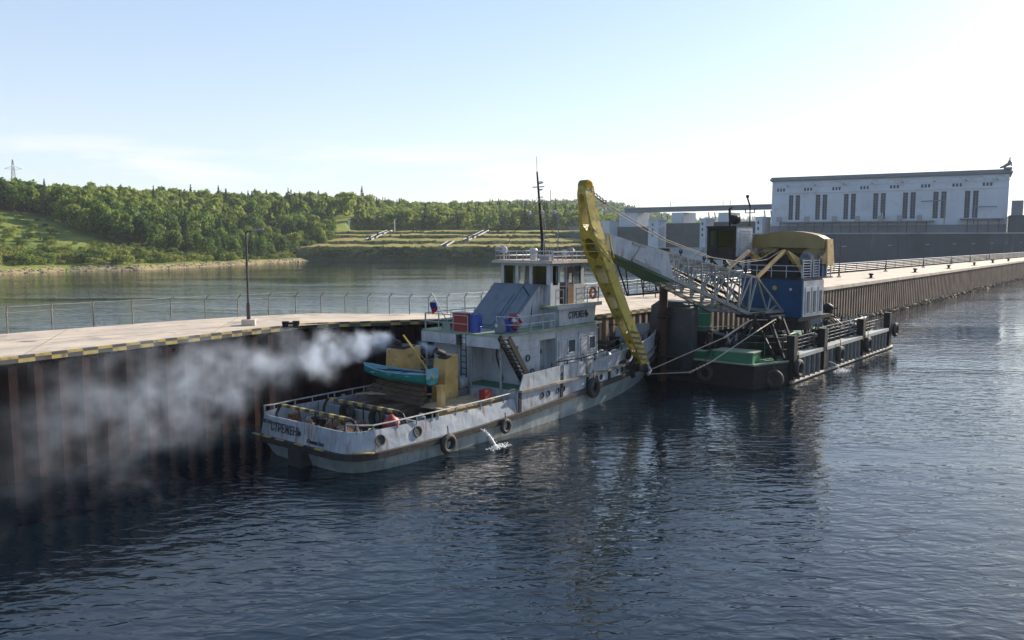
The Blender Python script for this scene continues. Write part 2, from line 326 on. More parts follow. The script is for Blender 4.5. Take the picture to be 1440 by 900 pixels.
b = MB(); b.add([(-3000, -200, 0), (3000, -200, 0), (3000, 3600, 0), (-3000, 3600, 0)], [(0, 1, 2, 3)])
tag(b.build('water', M_water), 'dark rippled river water around the pier and boats', 'water', kind='structure')
b = MB(); b.add([(-3050, -250, -6), (3050, -250, -6), (3050, 3650, -6), (-3050, 3650, -6)], [(0, 1, 2, 3)])
tag(b.build('ground', M_scrub), 'river bed below the water', 'ground', kind='structure')
# ---------------------------------------------------------------- pier
front_px = [(0, 505, 5.2), (215, 480, 5.2), (430, 455.5, 5.2), (535, 452.2, 5.05), (640, 448.5, 4.85), (740, 446.6, 4.7), (833, 444.6, 4.6), (973, 426, 4.5), (1160, 404.5, 4.5), (1300, 385.6, 4.5), (1440, 366.5, 4.5)]
FR = [G(*q) for q in front_px]
d0 = (FR[0] - FR[1]).normalized(); FR = [FR[0] + d0 * 26] + FR
FR[0].z = 5.2
d1 = (FR[-1] - FR[-2]).normalized(); FR.append(FR[-1] + d1 * 140)
back_px = [(11, 469, 5.2), (133, 459.5, 5.2), (240, 451.5, 5.2), (336, 445.5, 5.2), (416, 440.5, 5.2), (517, 441, 5.05), (603, 442, 4.9), (687, 437, 4.8), (878, 415, 4.55), (1000, 401.5, 4.5), (1155, 386.5, 4.5), (1300, 374, 4.5), (1440, 361.8, 4.5)]
BK = [G(*q) for q in back_px]
BK = [BK[0] + (BK[0] - BK[1]).normalized() * 26] + BK; BK.append(BK[-1] + (BK[-1] - BK[-2]).normalized() * 130)
def resamp(P, n):
    L = [0]
    for i in range(1, len(P)): L.append(L[-1] + (P[i] - P[i - 1]).length)
    o = []
    for k in range(n):
        t = L[-1] * k / (n - 1)
        for i in range(1, len(P)):
            if t <= L[i] + 1e-6: o.append(P[i - 1].lerp(P[i], (t - L[i - 1]) / (L[i] - L[i - 1]))); break
    return o
# deck: strips between front and back, sampled on x-like param so that bends stay sharp
fr2 = resamp(FR, 90); bk2 = resamp(BK, 90)
b = MB(); vs_ = fr2 + bk2 + [q - Vector((0, 0, 6.5)) for q in bk2]; fs_ = []
for i in range(89): fs_ += [(i, i + 1, 90 + i + 1, 90 + i), (90 + i, 90 + i + 1, 180 + i + 1, 180 + i)]
b.add(vs_, fs_)
tag(b.build('pavement', M_conc), 'sunlit beige concrete top of the long pier', 'pavement', kind='structure')
b = MB()
for i in range(4, 88, 2):
    a, c = fr2[i], bk2[i]; dr = (fr2[i + 1] - fr2[i]).normalized() * .02; up = Vector((0, 0, .005))
    k = 8
    for j in range(k): p0 = a.lerp(c, .03 + .94 * j / k); p1 = a.lerp(c, .03 + .94 * (j + 1) / k); b.add([p0 - dr + up, p0 + dr + up, p1 + dr + up, p1 - dr + up], [(0, 1, 2, 3)])
for fq in (.34, .67):
    for i in range(89):
        p0 = fr2[i].lerp(bk2[i], fq); p1 = fr2[i + 1].lerp(bk2[i + 1], fq); sd_ = (bk2[i] - fr2[i]).normalized() * .02; up = Vector((0, 0, .009)); b.add([p0 - sd_ + up, p1 - sd_ + up, p1 + sd_ + up, p0 + sd_ + up], [(0, 1, 2, 3)])
tag(b.build('pavement', M_jnt), 'dark joints between the concrete slabs of the pier', 'pavement', kind='structure')
# sheet pile wall following the front edge
wall = empty('sheet_pile_wall', FR[0] * 1.0, 0, 'long corrugated steel sheet pile wall facing the water under the concrete pier', 'quay wall')
wo = FR[0].copy()
def piles(path, mats_name, m):
    b = MB(); top = []; 
    prof = [(0, 0), (.34, 0), (.44, .4), (.9, .4), (1.0, 0)]
    L = [0]
    for i in range(1, len(path)): L.append(L[-1] + (path[i] - path[i - 1]).length)
    nper = int(L[-1]); pts = []
    for k in range(nper):
        for a, d in prof[:-1]:
            t = (k + a) * L[-1] / nper
            i = 1
            while i < len(L) - 1 and t > L[i]: i += 1
            q = path[i - 1].lerp(path[i], (t - L[i - 1]) / (L[i] - L[i - 1])); dr = (path[i] - path[i - 1]).normalized()
            nrm = Vector((dr.y, -dr.x, 0)).normalized()
            pts.append((q - nrm * (.06 + d), q.z - .34))
    vs = []; fs = []
    for q, zt in pts: vs += [(q.x - wo.x, q.y - wo.y, -1.5 - wo.z), (q.x - wo.x, q.y - wo.y, zt - wo.z)]
    for i in range(len(pts) - 1): fs.append((2 * i, 2 * i + 2, 2 * i + 3, 2 * i + 1))
    b.add(vs, fs); return b.build('piles', m, wall)
iC = 7   # index of (833..) in FR after prepending
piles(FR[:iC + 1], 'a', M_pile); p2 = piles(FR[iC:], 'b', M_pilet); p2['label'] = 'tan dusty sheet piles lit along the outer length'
# hazard striped edge + plain coping
b = MB(); pc = MB()
Ltot = 0
for i in range(len(FR) - 1):
    a, c = FR[i], FR[i + 1]; dr = (c - a); Ls = dr.length; dr.normalize(); nrm = Vector((dr.y, -dr.x, 0)).normalized()
    if i < iC + 1:
        k = int(Ls / .62); st = Ls / k
        for j in range(k):
            p0 = a + dr * (j * st); p1 = a + dr * ((j + 1) * st)
            for (o0, o1, z0, z1, ph) in [(-.16, .05, -.06, .05, 0), (-.02, .04, -.24, -.062, 1)]:
                P = lambda q, o, z: q + nrm * o + Vector((0, 0, z)) - wo
                b.hexa([P(p0, o0, z0), P(p1, o0, z0), P(p1, o1, z0), P(p0, o1, z0), P(p0, o0, z1), P(p1, o0, z1), P(p1, o1, z1), P(p0, o1, z1)], (j + ph) % 2)
    else:
        P = lambda q, o, z: q + nrm * o + Vector((0, 0, z)) - wo
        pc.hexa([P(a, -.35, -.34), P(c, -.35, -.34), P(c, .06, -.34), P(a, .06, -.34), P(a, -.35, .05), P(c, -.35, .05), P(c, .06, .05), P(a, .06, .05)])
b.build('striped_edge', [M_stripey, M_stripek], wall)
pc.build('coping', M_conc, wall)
# rubble at the toe of the far wall
b = MB()
for i in range(900):
    t = rnd.random(); q = FR[9].lerp(FR[12], t) if rnd.random() < .8 else FR[9].lerp(FR[11], t)
    dr = (FR[12] - FR[9]).normalized(); nrm = Vector((dr.y, -dr.x, 0)); o_ = rnd.random() ** 1.5 * 1.1 * min(1, .25 + t * 4); s_ = .12 + rnd.random() * .22
    b.rb((q.x + nrm.x * o_, q.y + nrm.y * o_, .25 - o_ * .25), (s_ * 1.3, s_, s_ * .8), rnd.random() * 3, rnd.random(), rnd.random())
tag(b.build('rubble', M_stone), 'line of broken stones at the waterline of the far pier wall', 'rubble', kind='stuff')
# fence left: bent posts with wires
fence_px = [(-70, 474, 5.2), (11, 469, 5.2), (74, 464, 5.2), (132, 459.5, 5.2), (187, 456, 5.2), (241, 451.5, 5.2), (289, 448, 5.2), (335, 445.5, 5.2), (378, 442.5, 5.2), (416, 440.5, 5.2), (451.7, 440.5, 5.15), (485.6, 440.5, 5.1), (517.7, 441, 5.05), (547.7, 441.5, 5.0), (576, 442, 4.95), (603, 442, 4.9), (629, 441, 4.87), (654, 439.2, 4.84), (677, 437.5, 4.8), (700, 435, 4.78)]
FP = [G(*q) for q in fence_px]
last = FP[-1]; e2 = G(878, 414.2, 4.55); n_ = int((e2 - last).length / 2.6)
FP += [last.lerp(e2, k / n_) for k in range(1, n_ + 1)]
e3 = G(1000, 401, 4.5); n_ = int((e3 - e2).length / 2.6); FP += [e2.lerp(e3, k / n_) for k in range(1, n_ + 1)]
fen = empty('wire_fence', FP[0], 0, 'thin wire fence of grey bent posts on the back edge of the pier', 'fence'); fo = FP[0]
for i, q in enumerate(FP):
    b = MB(); dr = (FP[min(i + 1, len(FP) - 1)] - FP[max(i - 1, 0)]).normalized(); q = q - fo; bend = dr * .22 if i > 4 else dr * .04
    b.tube([q, q + Vector((0, 0, 1.12)), q + Vector((0, 0, 1.38)) + bend], .04, 5); b.build('post', M_post, fen)
b = MB()
for i in range(len(FP) - 1):
    a = FP[i] - fo; c = FP[i + 1] - fo; dr = (c - a).normalized() * (.2 if i > 4 else .03)
    for h, k, r in ((1.37, 1, .014), (1.08, 0, .009), (.75, 0, .006), (.4, 0, .006)):
        md = (a + c) / 2 + dr * k + Vector((0, 0, h - .03)); b.tube([a + dr * k + Vector((0, 0, h)), md, c + dr * k + Vector((0, 0, h))], r, 4, cap=False)
b.build('wires', M_galv, fen)
# pipe rail fence on the right
ra = G(1000, 401, 4.5); rb_ = G(1155, 386.2, 4.5); rc_ = G(1440, 361.6, 4.5); rd_ = rc_ + (rc_ - rb_).normalized() * 110
rail = empty('pipe_railing', ra, 0, 'long pale pipe railing of five rails along the far back edge of the pier', 'railing')
b = MB(); bt = MB()
for a, c in ((ra, rb_), (rb_, rc_), (rc_, rd_)):
    for k, h in enumerate((.3, .6, .9, 1.2, 1.5)):
        (bt if k == 4 else b).tube([a - ra + Vector((0, 0, h)), c - ra + Vector((0, 0, h))], .07 if k == 4 else .035, 5)
b.build('rails', M_galv, rail); bt.build('top_rail', M_bldg, rail)
Lr = 0; seg = []
for a, c in ((ra, rb_), (rb_, rc_), (rc_, rd_)):
    k = int((c - a).length / 5.2)
    for j in range(k): seg.append(a.lerp(c, j / k))
for q in seg[:90]:
    b = MB(); b.tube([q - ra, q - ra + Vector((0, 0, 1.5))], .05, 5); b.build('post', M_lampb, rail)
# street lamps
def lamp(loc, h, rz, label, group=None, big=False):
    t = empty('street_lamp', loc, rz, label, 'street lamp', group)
    b = MB(); bh = .32 if big else .2; w = .36 if big else .22
    b.bx(-w, w, -w, w, 0, bh); b.build('concrete_base', M_conc, t)
    b = MB(); b.tube([(0, 0, bh), (0, 0, 1.25)], .11 if big else .13, 8); b.tube([(0, 0, 1.25), (0, 0, h - .15), (.05, 0, h - .03)], .06 if big else .06, 8); b.build('pole', M_lampb, t)
    b = MB(); b.tube([(.03, 0, h - .05), (.35, 0, h)], .035, 6); b.build('arm', M_lampb, t)
    b = MB(); b.hexa([(.3, -.1, h - .02), (.95, -.13, h + .06), (.95, .13, h + .06), (.3, .1, h - .02), (.3, -.07, h + .1), (.95, -.09, h + .15), (.95, .09, h + .15), (.3, .07, h + .1)]); b.build('lamp_head', M_lgrey, t)
    return t
lamp(G(350, 457, 5.2), 5.25, R(12), 'tall black street lamp with square concrete foot near the left end of the pier', big=True)
lps = [(1179.6, 390), (1245.2, 382), (1298.3, 376.3), (1337.3, 371.7), (1364, 369), (1391, 366), (1411, 364), (1432, 361.9)]
first = None
words_ = ['nearest', 'second nearest', 'third nearest', 'fourth nearest', 'fifth nearest', 'sixth nearest', 'seventh nearest', 'farthest']
for i, q in enumerate(lps):
    lb = 'slim black street lamp on the right part of the pier, %s of the row' % words_[i]
    if first is None: first = lamp(G(*q, 4.5), 4.35, R(8), lb, 'street lamps in a row on the far pier')
    else: c = copy_tree(first); c.location = G(*q, 4.5); c['label'] = lb
bl = [(1224.7, 391.3), (1286.7, 383.2), (1334, 377.8), (1370, 373.4), (1396, 369.9), (1418, 367.3)]
fb = None
for i, q in enumerate(bl):
    lb = 'black iron mooring bollard on the right part of the pier, %s of the row' % ['nearest', 'second nearest', 'third nearest', 'fourth nearest', 'fifth nearest', 'farthest'][i]
    if fb is None:
        fb = empty('mooring_bollard', G(*q, 4.5), 0, lb, 'bollard', 'bollards along the pier edge')
        b = MB(); b.lathe([(.30, 0), (.30, .06), (.2, .12), (.18, .42), (.34, .5), (.36, .62), (.2, .70), (0, .71)], n=12); b.build('post', M_dark, fb, smooth=True)
        b = MB(); b.bx(-.38, .38, -.38, .38, -.02, .05); b.build('base_plate', M_dark, fb)
    else: c = copy_tree(fb); c.location = G(*q, 4.5); c['label'] = lb
t = empty('mooring_bollard', G(409, 461, 5.2), R(25), 'low black twin bollard box on the pier near the left lamp', 'bollard')
b = MB(); b.bx(-.5, .5, -.22, .22, 0, .08); b.build('base_plate', M_dark, t)
b = MB(); b.lathe([(.17, .08), (.15, .3), (.22, .36), (0, .38)], (-.28, 0, 0), n=10); b.lathe([(.17, .08), (.15, .3), (.22, .36), (0, .38)], (.28, 0, 0), n=10); b.bx(-.45, .45, -.12, .12, .2, .3); b.build('post', M_dark, t)
# black post near right lamps
t = MB(); t.tube([(0, 0, 0), (0, 0, 1.3)], .07, 6); o = t.build('marker_post', M_rust); o.location = G(1156, 404, 4.5) + Vector((0, .4, 0)); tag(o, 'short rusty post standing on the pier edge right of the blue crane house', 'post')
# wire cage on pier
cg = G(927, 417, 4.55); t = empty('wire_cage', cg, R(35), 'rough wire mesh cage standing on the pier behind the crane boom', 'cage')
b = MB()
for (x, y) in [(-1.3, -.8), (1.3, -.8), (1.3, .8), (-1.3, .8)]: b.tube([(x, y, 0), (x, y, 2.0)], .05, 5)
for z in (.5, 2.0):
    P = [(-1.3, -.8, z), (1.3, -.8, z), (1.3, .8, z), (-1.3, .8, z), (-1.3, -.8, z)]; b.tube(P, .045, 4)
b.build('frame', M_dark, t)
b = MB()
for k in range(210):
    side = rnd.randrange(4); u0 = rnd.uniform(-1, 1); z0 = rnd.uniform(.45, 1.9); u1 = u0 + rnd.uniform(-.5, .5); z1 = min(2, max(.4, z0 + rnd.uniform(-.6, .6)))
    f_ = lambda u, z: {0: (u * 1.3, -.8, z), 1: (u * 1.3, .8, z), 2: (-1.3, u * .8, z), 3: (1.3, u * .8, z)}[side]
    b.tube([f_(u0, z0), f_(max(-1, min(1, u1)), z1)], .014, 3, cap=False)
b.build('mesh_panels', M_dark, t)
# ---------------------------------------------------------------- left bank terrain
SH = [(-190, -60), (-178, 60), (-165, 150), (-148, 222), (-138, 251), (-120, 259), (-111, 297), (-98, 342), (-92, 377)]
SHa = np.array(SH, float)
def inland(x, y):
    """distance inland (positive) from the left shore"""
    x = np.asarray(x, float); y = np.asarray(y, float); best = np.full(x.shape, 1e9)
    for i in range(len(SHa) - 1):
        a = SHa[i]; d = SHa[i + 1] - a; t = np.clip(((x - a[0]) * d[0] + (y - a[1]) * d[1]) / (d @ d), 0, 1)
        best = np.minimum(best, np.hypot(x - a[0] - t * d[0], y - a[1] - t * d[1]))
    shx = np.interp(y, SHa[:, 1], SHa[:, 0]); return np.where(x < shx, best, -best)
rs = np.random.RandomState(5); KX = rs.uniform(-1, 1, (24, 2)); KP = rs.uniform(0, 6.28, 24); KS = np.concatenate([np.full(12, .03), np.full(12, .10)])
def bumpy(x, y):
    r = 0
    for i in range(24): r = r + np.sin((x * KX[i, 0] + y * KX[i, 1]) * KS[i] * 2 + KP[i]) * (1.2 if i < 12 else .35)
    return r / 4
def hgt(x, y):
    t = inland(x, y)
    h = np.interp(t, [-20, 0, 3, 10, 25, 55, 95, 140, 300, 900], [-4, -.1, .9, 1.9, 5.5, 13, 20.5, 24, 26, 30])
    # ground behind the terraced embankment
    far = np.interp(y, [366, 378, 440, 470, 560, 700, 1000], [-4, -3, 11.5, 14.0, 19, 27, 34])
    h2 = np.where(x > -92, far, np.maximum(h, np.where(y > 377, far * np.clip((x + 150) / 58, 0, 1), -4)))
    h2 = np.where(y > 445, np.maximum(h2, far), h2)
    land = np.clip(t / 25, 0, 1); return h2 + bumpy(x, y) * np.where(x > -92, .6, land)
def sheet(name, xs, ys, hf, m):
    X, Y = np.meshgrid(xs, ys); Z = hf(X, Y); nx, ny = len(xs), len(ys)
    v = np.stack([X.ravel(), Y.ravel(), Z.ravel()], 1); idx = np.arange(nx * ny).reshape(ny, nx)
    f = np.stack([idx[:-1, :-1].ravel(), idx[:-1, 1:].ravel(), idx[1:, 1:].ravel(), idx[1:, :-1].ravel()], 1)
    return npmesh(name, v, f, m)
def npmesh(name, v, f, m, smooth=False, mi=None):
    me = bpy.data.meshes.new(name); me.vertices.add(len(v)); me.vertices.foreach_set('co', np.ascontiguousarray(v, np.float32).ravel())
    k = f.shape[1]; me.loops.add(len(f) * k); me.loops.foreach_set('vertex_index', np.ascontiguousarray(f, np.int32).ravel())
    me.polygons.add(len(f)); me.polygons.foreach_set('loop_start', np.arange(0, len(f) * k, k, dtype=np.int32)); me.polygons.foreach_set('loop_total', np.full(len(f), k, np.int32))
    for q in (m if isinstance(m, list) else [m]): me.materials.append(q)
    if mi is not None: me.polygons.foreach_set('material_index', np.ascontiguousarray(mi, np.int32))
    if smooth: me.polygons.foreach_set('use_smooth', np.ones(len(f), bool))
    me.update(calc_edges=True); o = bpy.data.objects.new(name, me); COL.objects.link(o); return o
tag(sheet('hills', np.arange(-700, -84, 4.0), np.arange(-60, 700, 4.0), hgt, M_grass), 'green hillside rising from the left bank of the river', 'hill', kind='structure')
def backz(x, y):
    px = 720 + 1130 * x / y; k = np.clip((900 - px) / 110, 0, 1)
    return 9 + (np.interp(y, [440, 470, 560, 700, 1000], [13.5, 13.7, 17.5, 27, 34]) - 9) * k + bumpy(x, y) * .6 * np.clip((y - 450) / 60, 0, 1)
tag(sheet('terrain', np.arange(-96, 380, 6.0), np.arange(446, 1010, 6.0), backz, M_grass), 'grassy ground behind the terraced embankment', 'ground', kind='structure')
# shore gravel strip + stones
b = MB(); 
for i in range(2, len(SH) - 1):
    a = Vector((*SH[i], 0)); c = Vector((*SH[i + 1], 0)); d = (c - a).normalized(); nn = Vector((-d.y, d.x, 0)); k = int((c - a).length / 2)
    for j in range(k):
        p0 = a.lerp(c, j / k); p1 = a.lerp(c, (j + 1) / k); w0 = 5 + 2 * math.sin(j * .9 + i); 
        b.add([p0 - nn * 1.5 + Vector((0, 0, -.3)), p1 - nn * 1.5 + Vector((0, 0, -.3)), p1 + nn * 4 + Vector((0, 0, 1.25)), p0 + nn * 4 + Vector((0, 0, 1.25))], [(0, 1, 2, 3)])
tag(b.build('path', M_sand), 'strip of pale gravel along the left shore', 'shore', kind='structure')
b = MB()
for i in range(700):
    k = rnd.randrange(2, len(SH) - 1); a = Vector((*SH[k], 0)); c = Vector((*SH[k + 1], 0)); q = a.lerp(c, rnd.random()); d = (c - a).normalized(); nn = Vector((-d.y, d.x, 0)); w = rnd.uniform(-1, 4.5); s_ = rnd.uniform(.15, .55)
    q = q + nn * w; b.rb((q.x, q.y, .1 + w * .3), (s_ * 1.5, s_, s_ * .7), rnd.random() * 3, rnd.random() * .6, rnd.random() * .6)
tag(b.build('shore_stones', M_stone), 'scattered pale stones along the left shore', 'stones', kind='stuff')
# terraced embankment
prof = [(368, -1, 0), (376, 5.0, 0), (380, 6.3, 0), (396, 7.6, 1), (401, 9.0, 0), (415, 10.5, 1), (420, 11.8, 0), (434, 12.7, 1), (439, 14.0, 0), (452, 14.6, 1)]
xs = np.arange(-100, 96, 2.0); v = []; f = []; mi = []
for j, (D, z, _) in enumerate(prof):
    for i, x in enumerate(xs):
        wob = .25 * math.sin(x * .35 + j) + .3 * math.sin(x * .11 + 2 * j) + rnd.uniform(-.18, .18)
        v.append((x, D + wob, z + (wob * .6 if 0 < j else 0)))
nx = len(xs)
for j in range(len(prof) - 1):
    for i in range(nx - 1): f.append((j * nx + i, j * nx + i + 1, (j + 1) * nx + i + 1, (j + 1) * nx + i)); mi.append(prof[j + 1][2])
emb = npmesh('embankment', np.array(v), np.array(f), [M_scrub, M_dry], mi=np.array(mi)); tag(emb, 'grassy terraced embankment with dark steps across the river', 'embankment', kind='structure')
def emb_z(D): return float(np.interp(D, [q[0] for q in prof], [q[1] for q in prof]))
def stair(px0, D0, px1, D1, label):
    a = Vector(((px0 - 720) / 1130 * D0, D0, emb_z(D0) + .5)); c = Vector(((px1 - 720) / 1130 * D1, D1, emb_z(D1) + .5))
    t = empty('concrete_stairs', a, 0, label, 'stairs', 'flights of steps on the embankment'); c = c - a; side = Vector((1.4, 0, 0))
    for s_ in (-1, 1):
        b = MB(); b.bar(side * s_, c + side * s_, .35, .7); b.build('side_wall', M_glacis, t)
    b = MB(); n = 14
    for k in range(n): q = c * ((k + .5) / n); b.rb((q.x, q.y, q.z - .25), (2.2, c.y / n * .96, .5))
    b.build('steps', M_retw, t)
stair(519, 404, 523, 409, 'short pale flight of steps low on the left side of the embankment')
stair(526, 412, 534, 422, 'pale flight of steps at mid height on the left side of the embankment')
stair(537, 430, 549, 442, 'topmost pale flight of steps on the left side of the embankment')
stair(624, 381, 635, 399, 'lowest pale flight of steps, at the foot of the middle terraces')
stair(655, 402, 660, 408, 'small pale flight of steps left of the longest one')
stair(663, 412, 684, 444, 'longest pale flight of steps climbing to the top of the embankment')
# far hills
def taper(X, Y, Y1): return np.where(Y1 < 2000, .25 + .75 * np.clip((1010 - (720 + 1130 * X / Y)) / 170, 0, 1), 1.0)
def ridge(name, Y0, Y1, zt, px0, px1, m, label):
    n = 60; xs = np.linspace((px0 - 720) / 1130 * Y1, (px1 - 720) / 1130 * Y1, n); ys = np.linspace(Y0, Y1, 12)
    o = sheet(name, xs, ys, lambda X, Y: zt * taper(X, Y, Y1) * np.sin(np.clip((Y - Y0) / (Y1 - Y0), 0, 1) * math.pi / 2) + 4 * np.sin(X * .006) + bumpy(X * .3, Y * .3) * 3 - 3, m)
    tag(o, label, 'hill', kind='structure')
ridge('hills', 1050, 1500, 64, 250, 1250, M_scrub, 'distant wooded ridge beyond the dam')
ridge('hills', 2200, 3000, 72, -500, 2400, M_scrub, 'farthest hazy ridge on the horizon')
# ---------------------------------------------------------------- trees
def blob_leaves(lobes, n, size, rs, flat=.7):
    """leaf cards on shells of lobes [(cx,cy,cz,rx,ry,rz)] -> v, f"""
    vol = np.array([(l[3] * l[4] * l[5]) ** (2 / 3) for l in lobes]); cnt = np.maximum(1, (n * vol / vol.sum()).astype(int)); V = []
    for l, c in zip(lobes, cnt):
        d = rs.normal(size=(c, 3)); d /= np.linalg.norm(d, axis=1)[:, None]; d[:, 2] = np.where(d[:, 2] < -.5, -d[:, 2], d[:, 2])
        rr = rs.uniform(.72, 1.08, (c, 1)); p = np.array(l[:3]) + d * rr * np.array(l[3:6])
        nrm = d + rs.normal(size=(c, 3)) * .55; nrm /= np.linalg.norm(nrm, axis=1)[:, None]
        a = np.cross(nrm, rs.normal(size=(c, 3))); a /= np.linalg.norm(a, axis=1)[:, None]; bb = np.cross(nrm, a)
        s = size * rs.uniform(.6, 1.3, (c, 1)); s2 = s * rs.uniform(.5, 1, (c, 1))
        V.append(np.stack([p - a * s, p - bb * s2, p + a * s, p + bb * s2], 1))
    V = np.concatenate(V); n = len(V); return V.reshape(-1, 3), np.arange(n * 4).reshape(-1, 4)
def broad(rs, h, n, size):
    L = []; r = h * .27
    L.append((0, 0, h * .62, r, r, h * .36))
    for k in range(9):
        a = rs.uniform(0, 6.28); z = rs.uniform(.2, .85) * h; q = r * rs.uniform(.5, .95) * (1.15 - abs(z / h - .5)); s = h * rs.uniform(.12, .2)
        L.append((math.cos(a) * q, math.sin(a) * q, z, s, s, s * rs.uniform(.8, 1.1)))
    return blob_leaves(L, n, size, rs)
def conif(rs, h, n, size):
    V = []; c = n; t = rs.uniform(.06, 1, c) ** .8; t = 1 - (1 - t) ; z = h * (.1 + .9 * t); rad = (1 - t) ** 1.15 * h * .24 + .02
    tier = .75 + .35 * np.abs(np.sin(t * 26)); a = rs.uniform(0, 6.28, c); r = rad * tier * rs.uniform(.6, 1.1, c)
    p = np.stack([np.cos(a) * r, np.sin(a) * r, z], 1); out = np.stack([np.cos(a), np.sin(a), np.full(c, -.5)], 1); out /= np.linalg.norm(out, axis=1)[:, None]
    sd = np.stack([-np.sin(a), np.cos(a), rs.normal(size=c) * .3], 1); s = size * rs.uniform(.6, 1.3, (c, 1)) * (1.15 - .8 * t[:, None])
    q = np.stack([p - out * s, p - sd * s * .6, p + out * s, p + sd * s * .6], 1); return q.reshape(-1, 3), np.arange(c * 4).reshape(-1, 4)
def shrub(rs, h, n, size):
    L = [(rs.uniform(-.5, .5) * h, rs.uniform(-.5, .5) * h, h * rs.uniform(.3, .6), h * rs.uniform(.3, .5), h * rs.uniform(.3, .5), h * rs.uniform(.3, .45)) for _ in range(6)]
    return blob_leaves(L, n, size, rs)
trs = np.random.RandomState(11)
protoB = [broad(trs, 10, 900, .42) for _ in range(5)]; protoC = [conif(trs, 12, 800, .5) for _ in range(3)]; protoS = [shrub(trs, 3, 420, .26) for _ in range(4)]
loB = [broad(trs, 10, 260, .78) for _ in range(5)]; loC = [conif(trs, 12, 220, .85) for _ in range(3)]; tinyB = [broad(trs, 10, 60, 1.7) for _ in range(4)]; tinyC = [conif(trs, 12, 50, 1.7) for _ in range(3)]
def pxcol(x, y): return 720 + 1130 * x / y
cand = []
rt = np.random.RandomState(3)
for _ in range(60000):
    y = rt.uniform(190, 660); px = rt.uniform(-160, 470); x = (px - 720) / 1130 * y
    t = float(inland(np.array(x), np.array(y)))
    if x < -92 or y < 380:
        if t < 9: continue
        if t < np.interp(px, [0, 60, 100, 150, 200, 260, 310], [102, 92, 66, 46, 34, 20, 9]) * rt.uniform(.92, 1.1): continue
        if 325 < px < 350 and t < 40 and t > 22: continue
        if t > 190: continue
    else: continue
    cand.append((x, y, t, px))
for _ in range(14000):   # wood behind the embankment
    y = rt.uniform(476, 900); px = rt.uniform(400, 900); x = (px - 720) / 1130 * y
    if y < 478 + max(0, (px - 620)) * .25: continue
    cand.append((x, y, 50, px))
rt.shuffle(cand)
def poisson(c, dmin):
    grid = {}; o = []
    for q in c:
        dm = dmin(q); k = (int(q[0] // 6), int(q[1] // 6)); ok = True
        for i in range(-1, 2):
            for j in range(-1, 2):
                for p in grid.get((k[0] + i, k[1] + j), []):
                    if (p[0] - q[0]) ** 2 + (p[1] - q[1]) ** 2 < dm * dm: ok = False
        if ok: grid.setdefault(k, []).append(q); o.append(q)
    return o
trees = poisson([tuple(c) for c in cand], lambda q: 5.0 if q[1] < 480 else 5.6)
trees.sort(key=lambda q: math.hypot(q[0], q[1]) * (1 + .35 * (q[2] > 60 and q[3] > 100)))
def tree_mesh(name, p, m, h, trunk=True):
    v, f = p; return v, f
def mk_mesh(name, p, m):
    v, f = p; o = npmesh(name, v, f, m); me = o.data; bpy.data.objects.remove(o); return me
meB = [mk_mesh('crown', p, M_leafd) for p in protoB]; meC = [mk_mesh('crown', p, M_leafc) for p in protoC]; meS = [mk_mesh('shrub', p, M_leafb) for p in protoS]
tb = MB(); tb.tube([(0, 0, -.6), (.1, 0, 3), (0, .1, 7.5)], [.26, .2, .08], 6)
for k in range(5): a = k * 1.3; tb.tube([(0, 0, 3 + k * .7), (math.cos(a) * 1.6, math.sin(a) * 1.6, 5 + k * .7)], [.09, .03], 4)
_o = tb.build('trunk', M_bark); meT = _o.data; bpy.data.objects.remove(_o)
def is_con(q):
    g = math.sin(q[0] * .045 + 1.3) + math.sin(q[1] * .05 + q[0] * .02); return (q[3] > 250 and g > .4 and rt.uniform() < .45) or rt.uniform() < .03
NI = 300; nB = 0
for i, q in enumerate(trees[:NI]):
    x, y, t, px = q; z = float(hgt(np.array(x), np.array(y))); con = is_con(q); s = rt.uniform(.85, 1.4) * (1.0 if t > 30 else .8)
    rz = rt.uniform(0, 6.28)
    zn = 'under the power pylon at the far left' if px < 110 else ('midway between the pylon and the street lamp' if px < 235 else ('just left of the tall street lamp top' if px < 350 else ('right of the tall street lamp top' if y < 470 else 'behind the terraced embankment'))); hs = 'tall' if s > 1.02 else 'small'
    if con: lb, gr = '%s dark green pointed conifer %s' % (hs, zn), '%s conifers %s' % (hs, zn)
    elif t < 32: lb, gr = '%s broadleaf tree close to the shore, %s' % (hs, zn), '%s shore trees %s' % (hs, zn)
    else: lb, gr = '%s round crowned broadleaf tree up the slope, %s' % (hs, zn), '%s broadleaf trees %s' % (hs, zn)
    if 0: lb, gr = 'dark green pointed conifer standing in the wood on the left bank hillside', 'conifers on the left bank'
    elif 0: lb, gr = 'broadleaf tree at the foot of the wooded left bank, close to the shore', 'broadleaf trees along the left shore'
    elif 0: lb, gr = 'round crowned green broadleaf tree higher up on the left bank hillside', 'broadleaf trees on the left bank hillside'
    e = empty('conifer_tree' if con else 'broadleaf_tree', (x, y, z), rz, lb, 'tree', gr); e.scale = (s * rt.uniform(.9, 1.15), s, s * rt.uniform(.9, 1.15))
    for me, nm in ((rt.choice(meC) if con else rt.choice(meB), 'crown'), (meT, 'trunk')):
        o = bpy.data.objects.new(nm, me); COL.objects.link(o); o.parent = e
def merged(name, items, m, label):
    V = []; Fc = []; k = 0
    for (v, f), x, y, z, s, sz in items:
        a = rt.uniform(0, 6.28); ca, sa = math.cos(a), math.sin(a)
        w = np.stack([x + s * (v[:, 0] * ca - v[:, 1] * sa), y + s * (v[:, 0] * sa + v[:, 1] * ca), z + sz * v[:, 2]], 1); V.append(w); Fc.append(f + k); k += len(w)
    tag(npmesh(name, np.concatenate(V), np.concatenate(Fc), m), label, 'forest', kind='stuff')
ib, ic = [], []
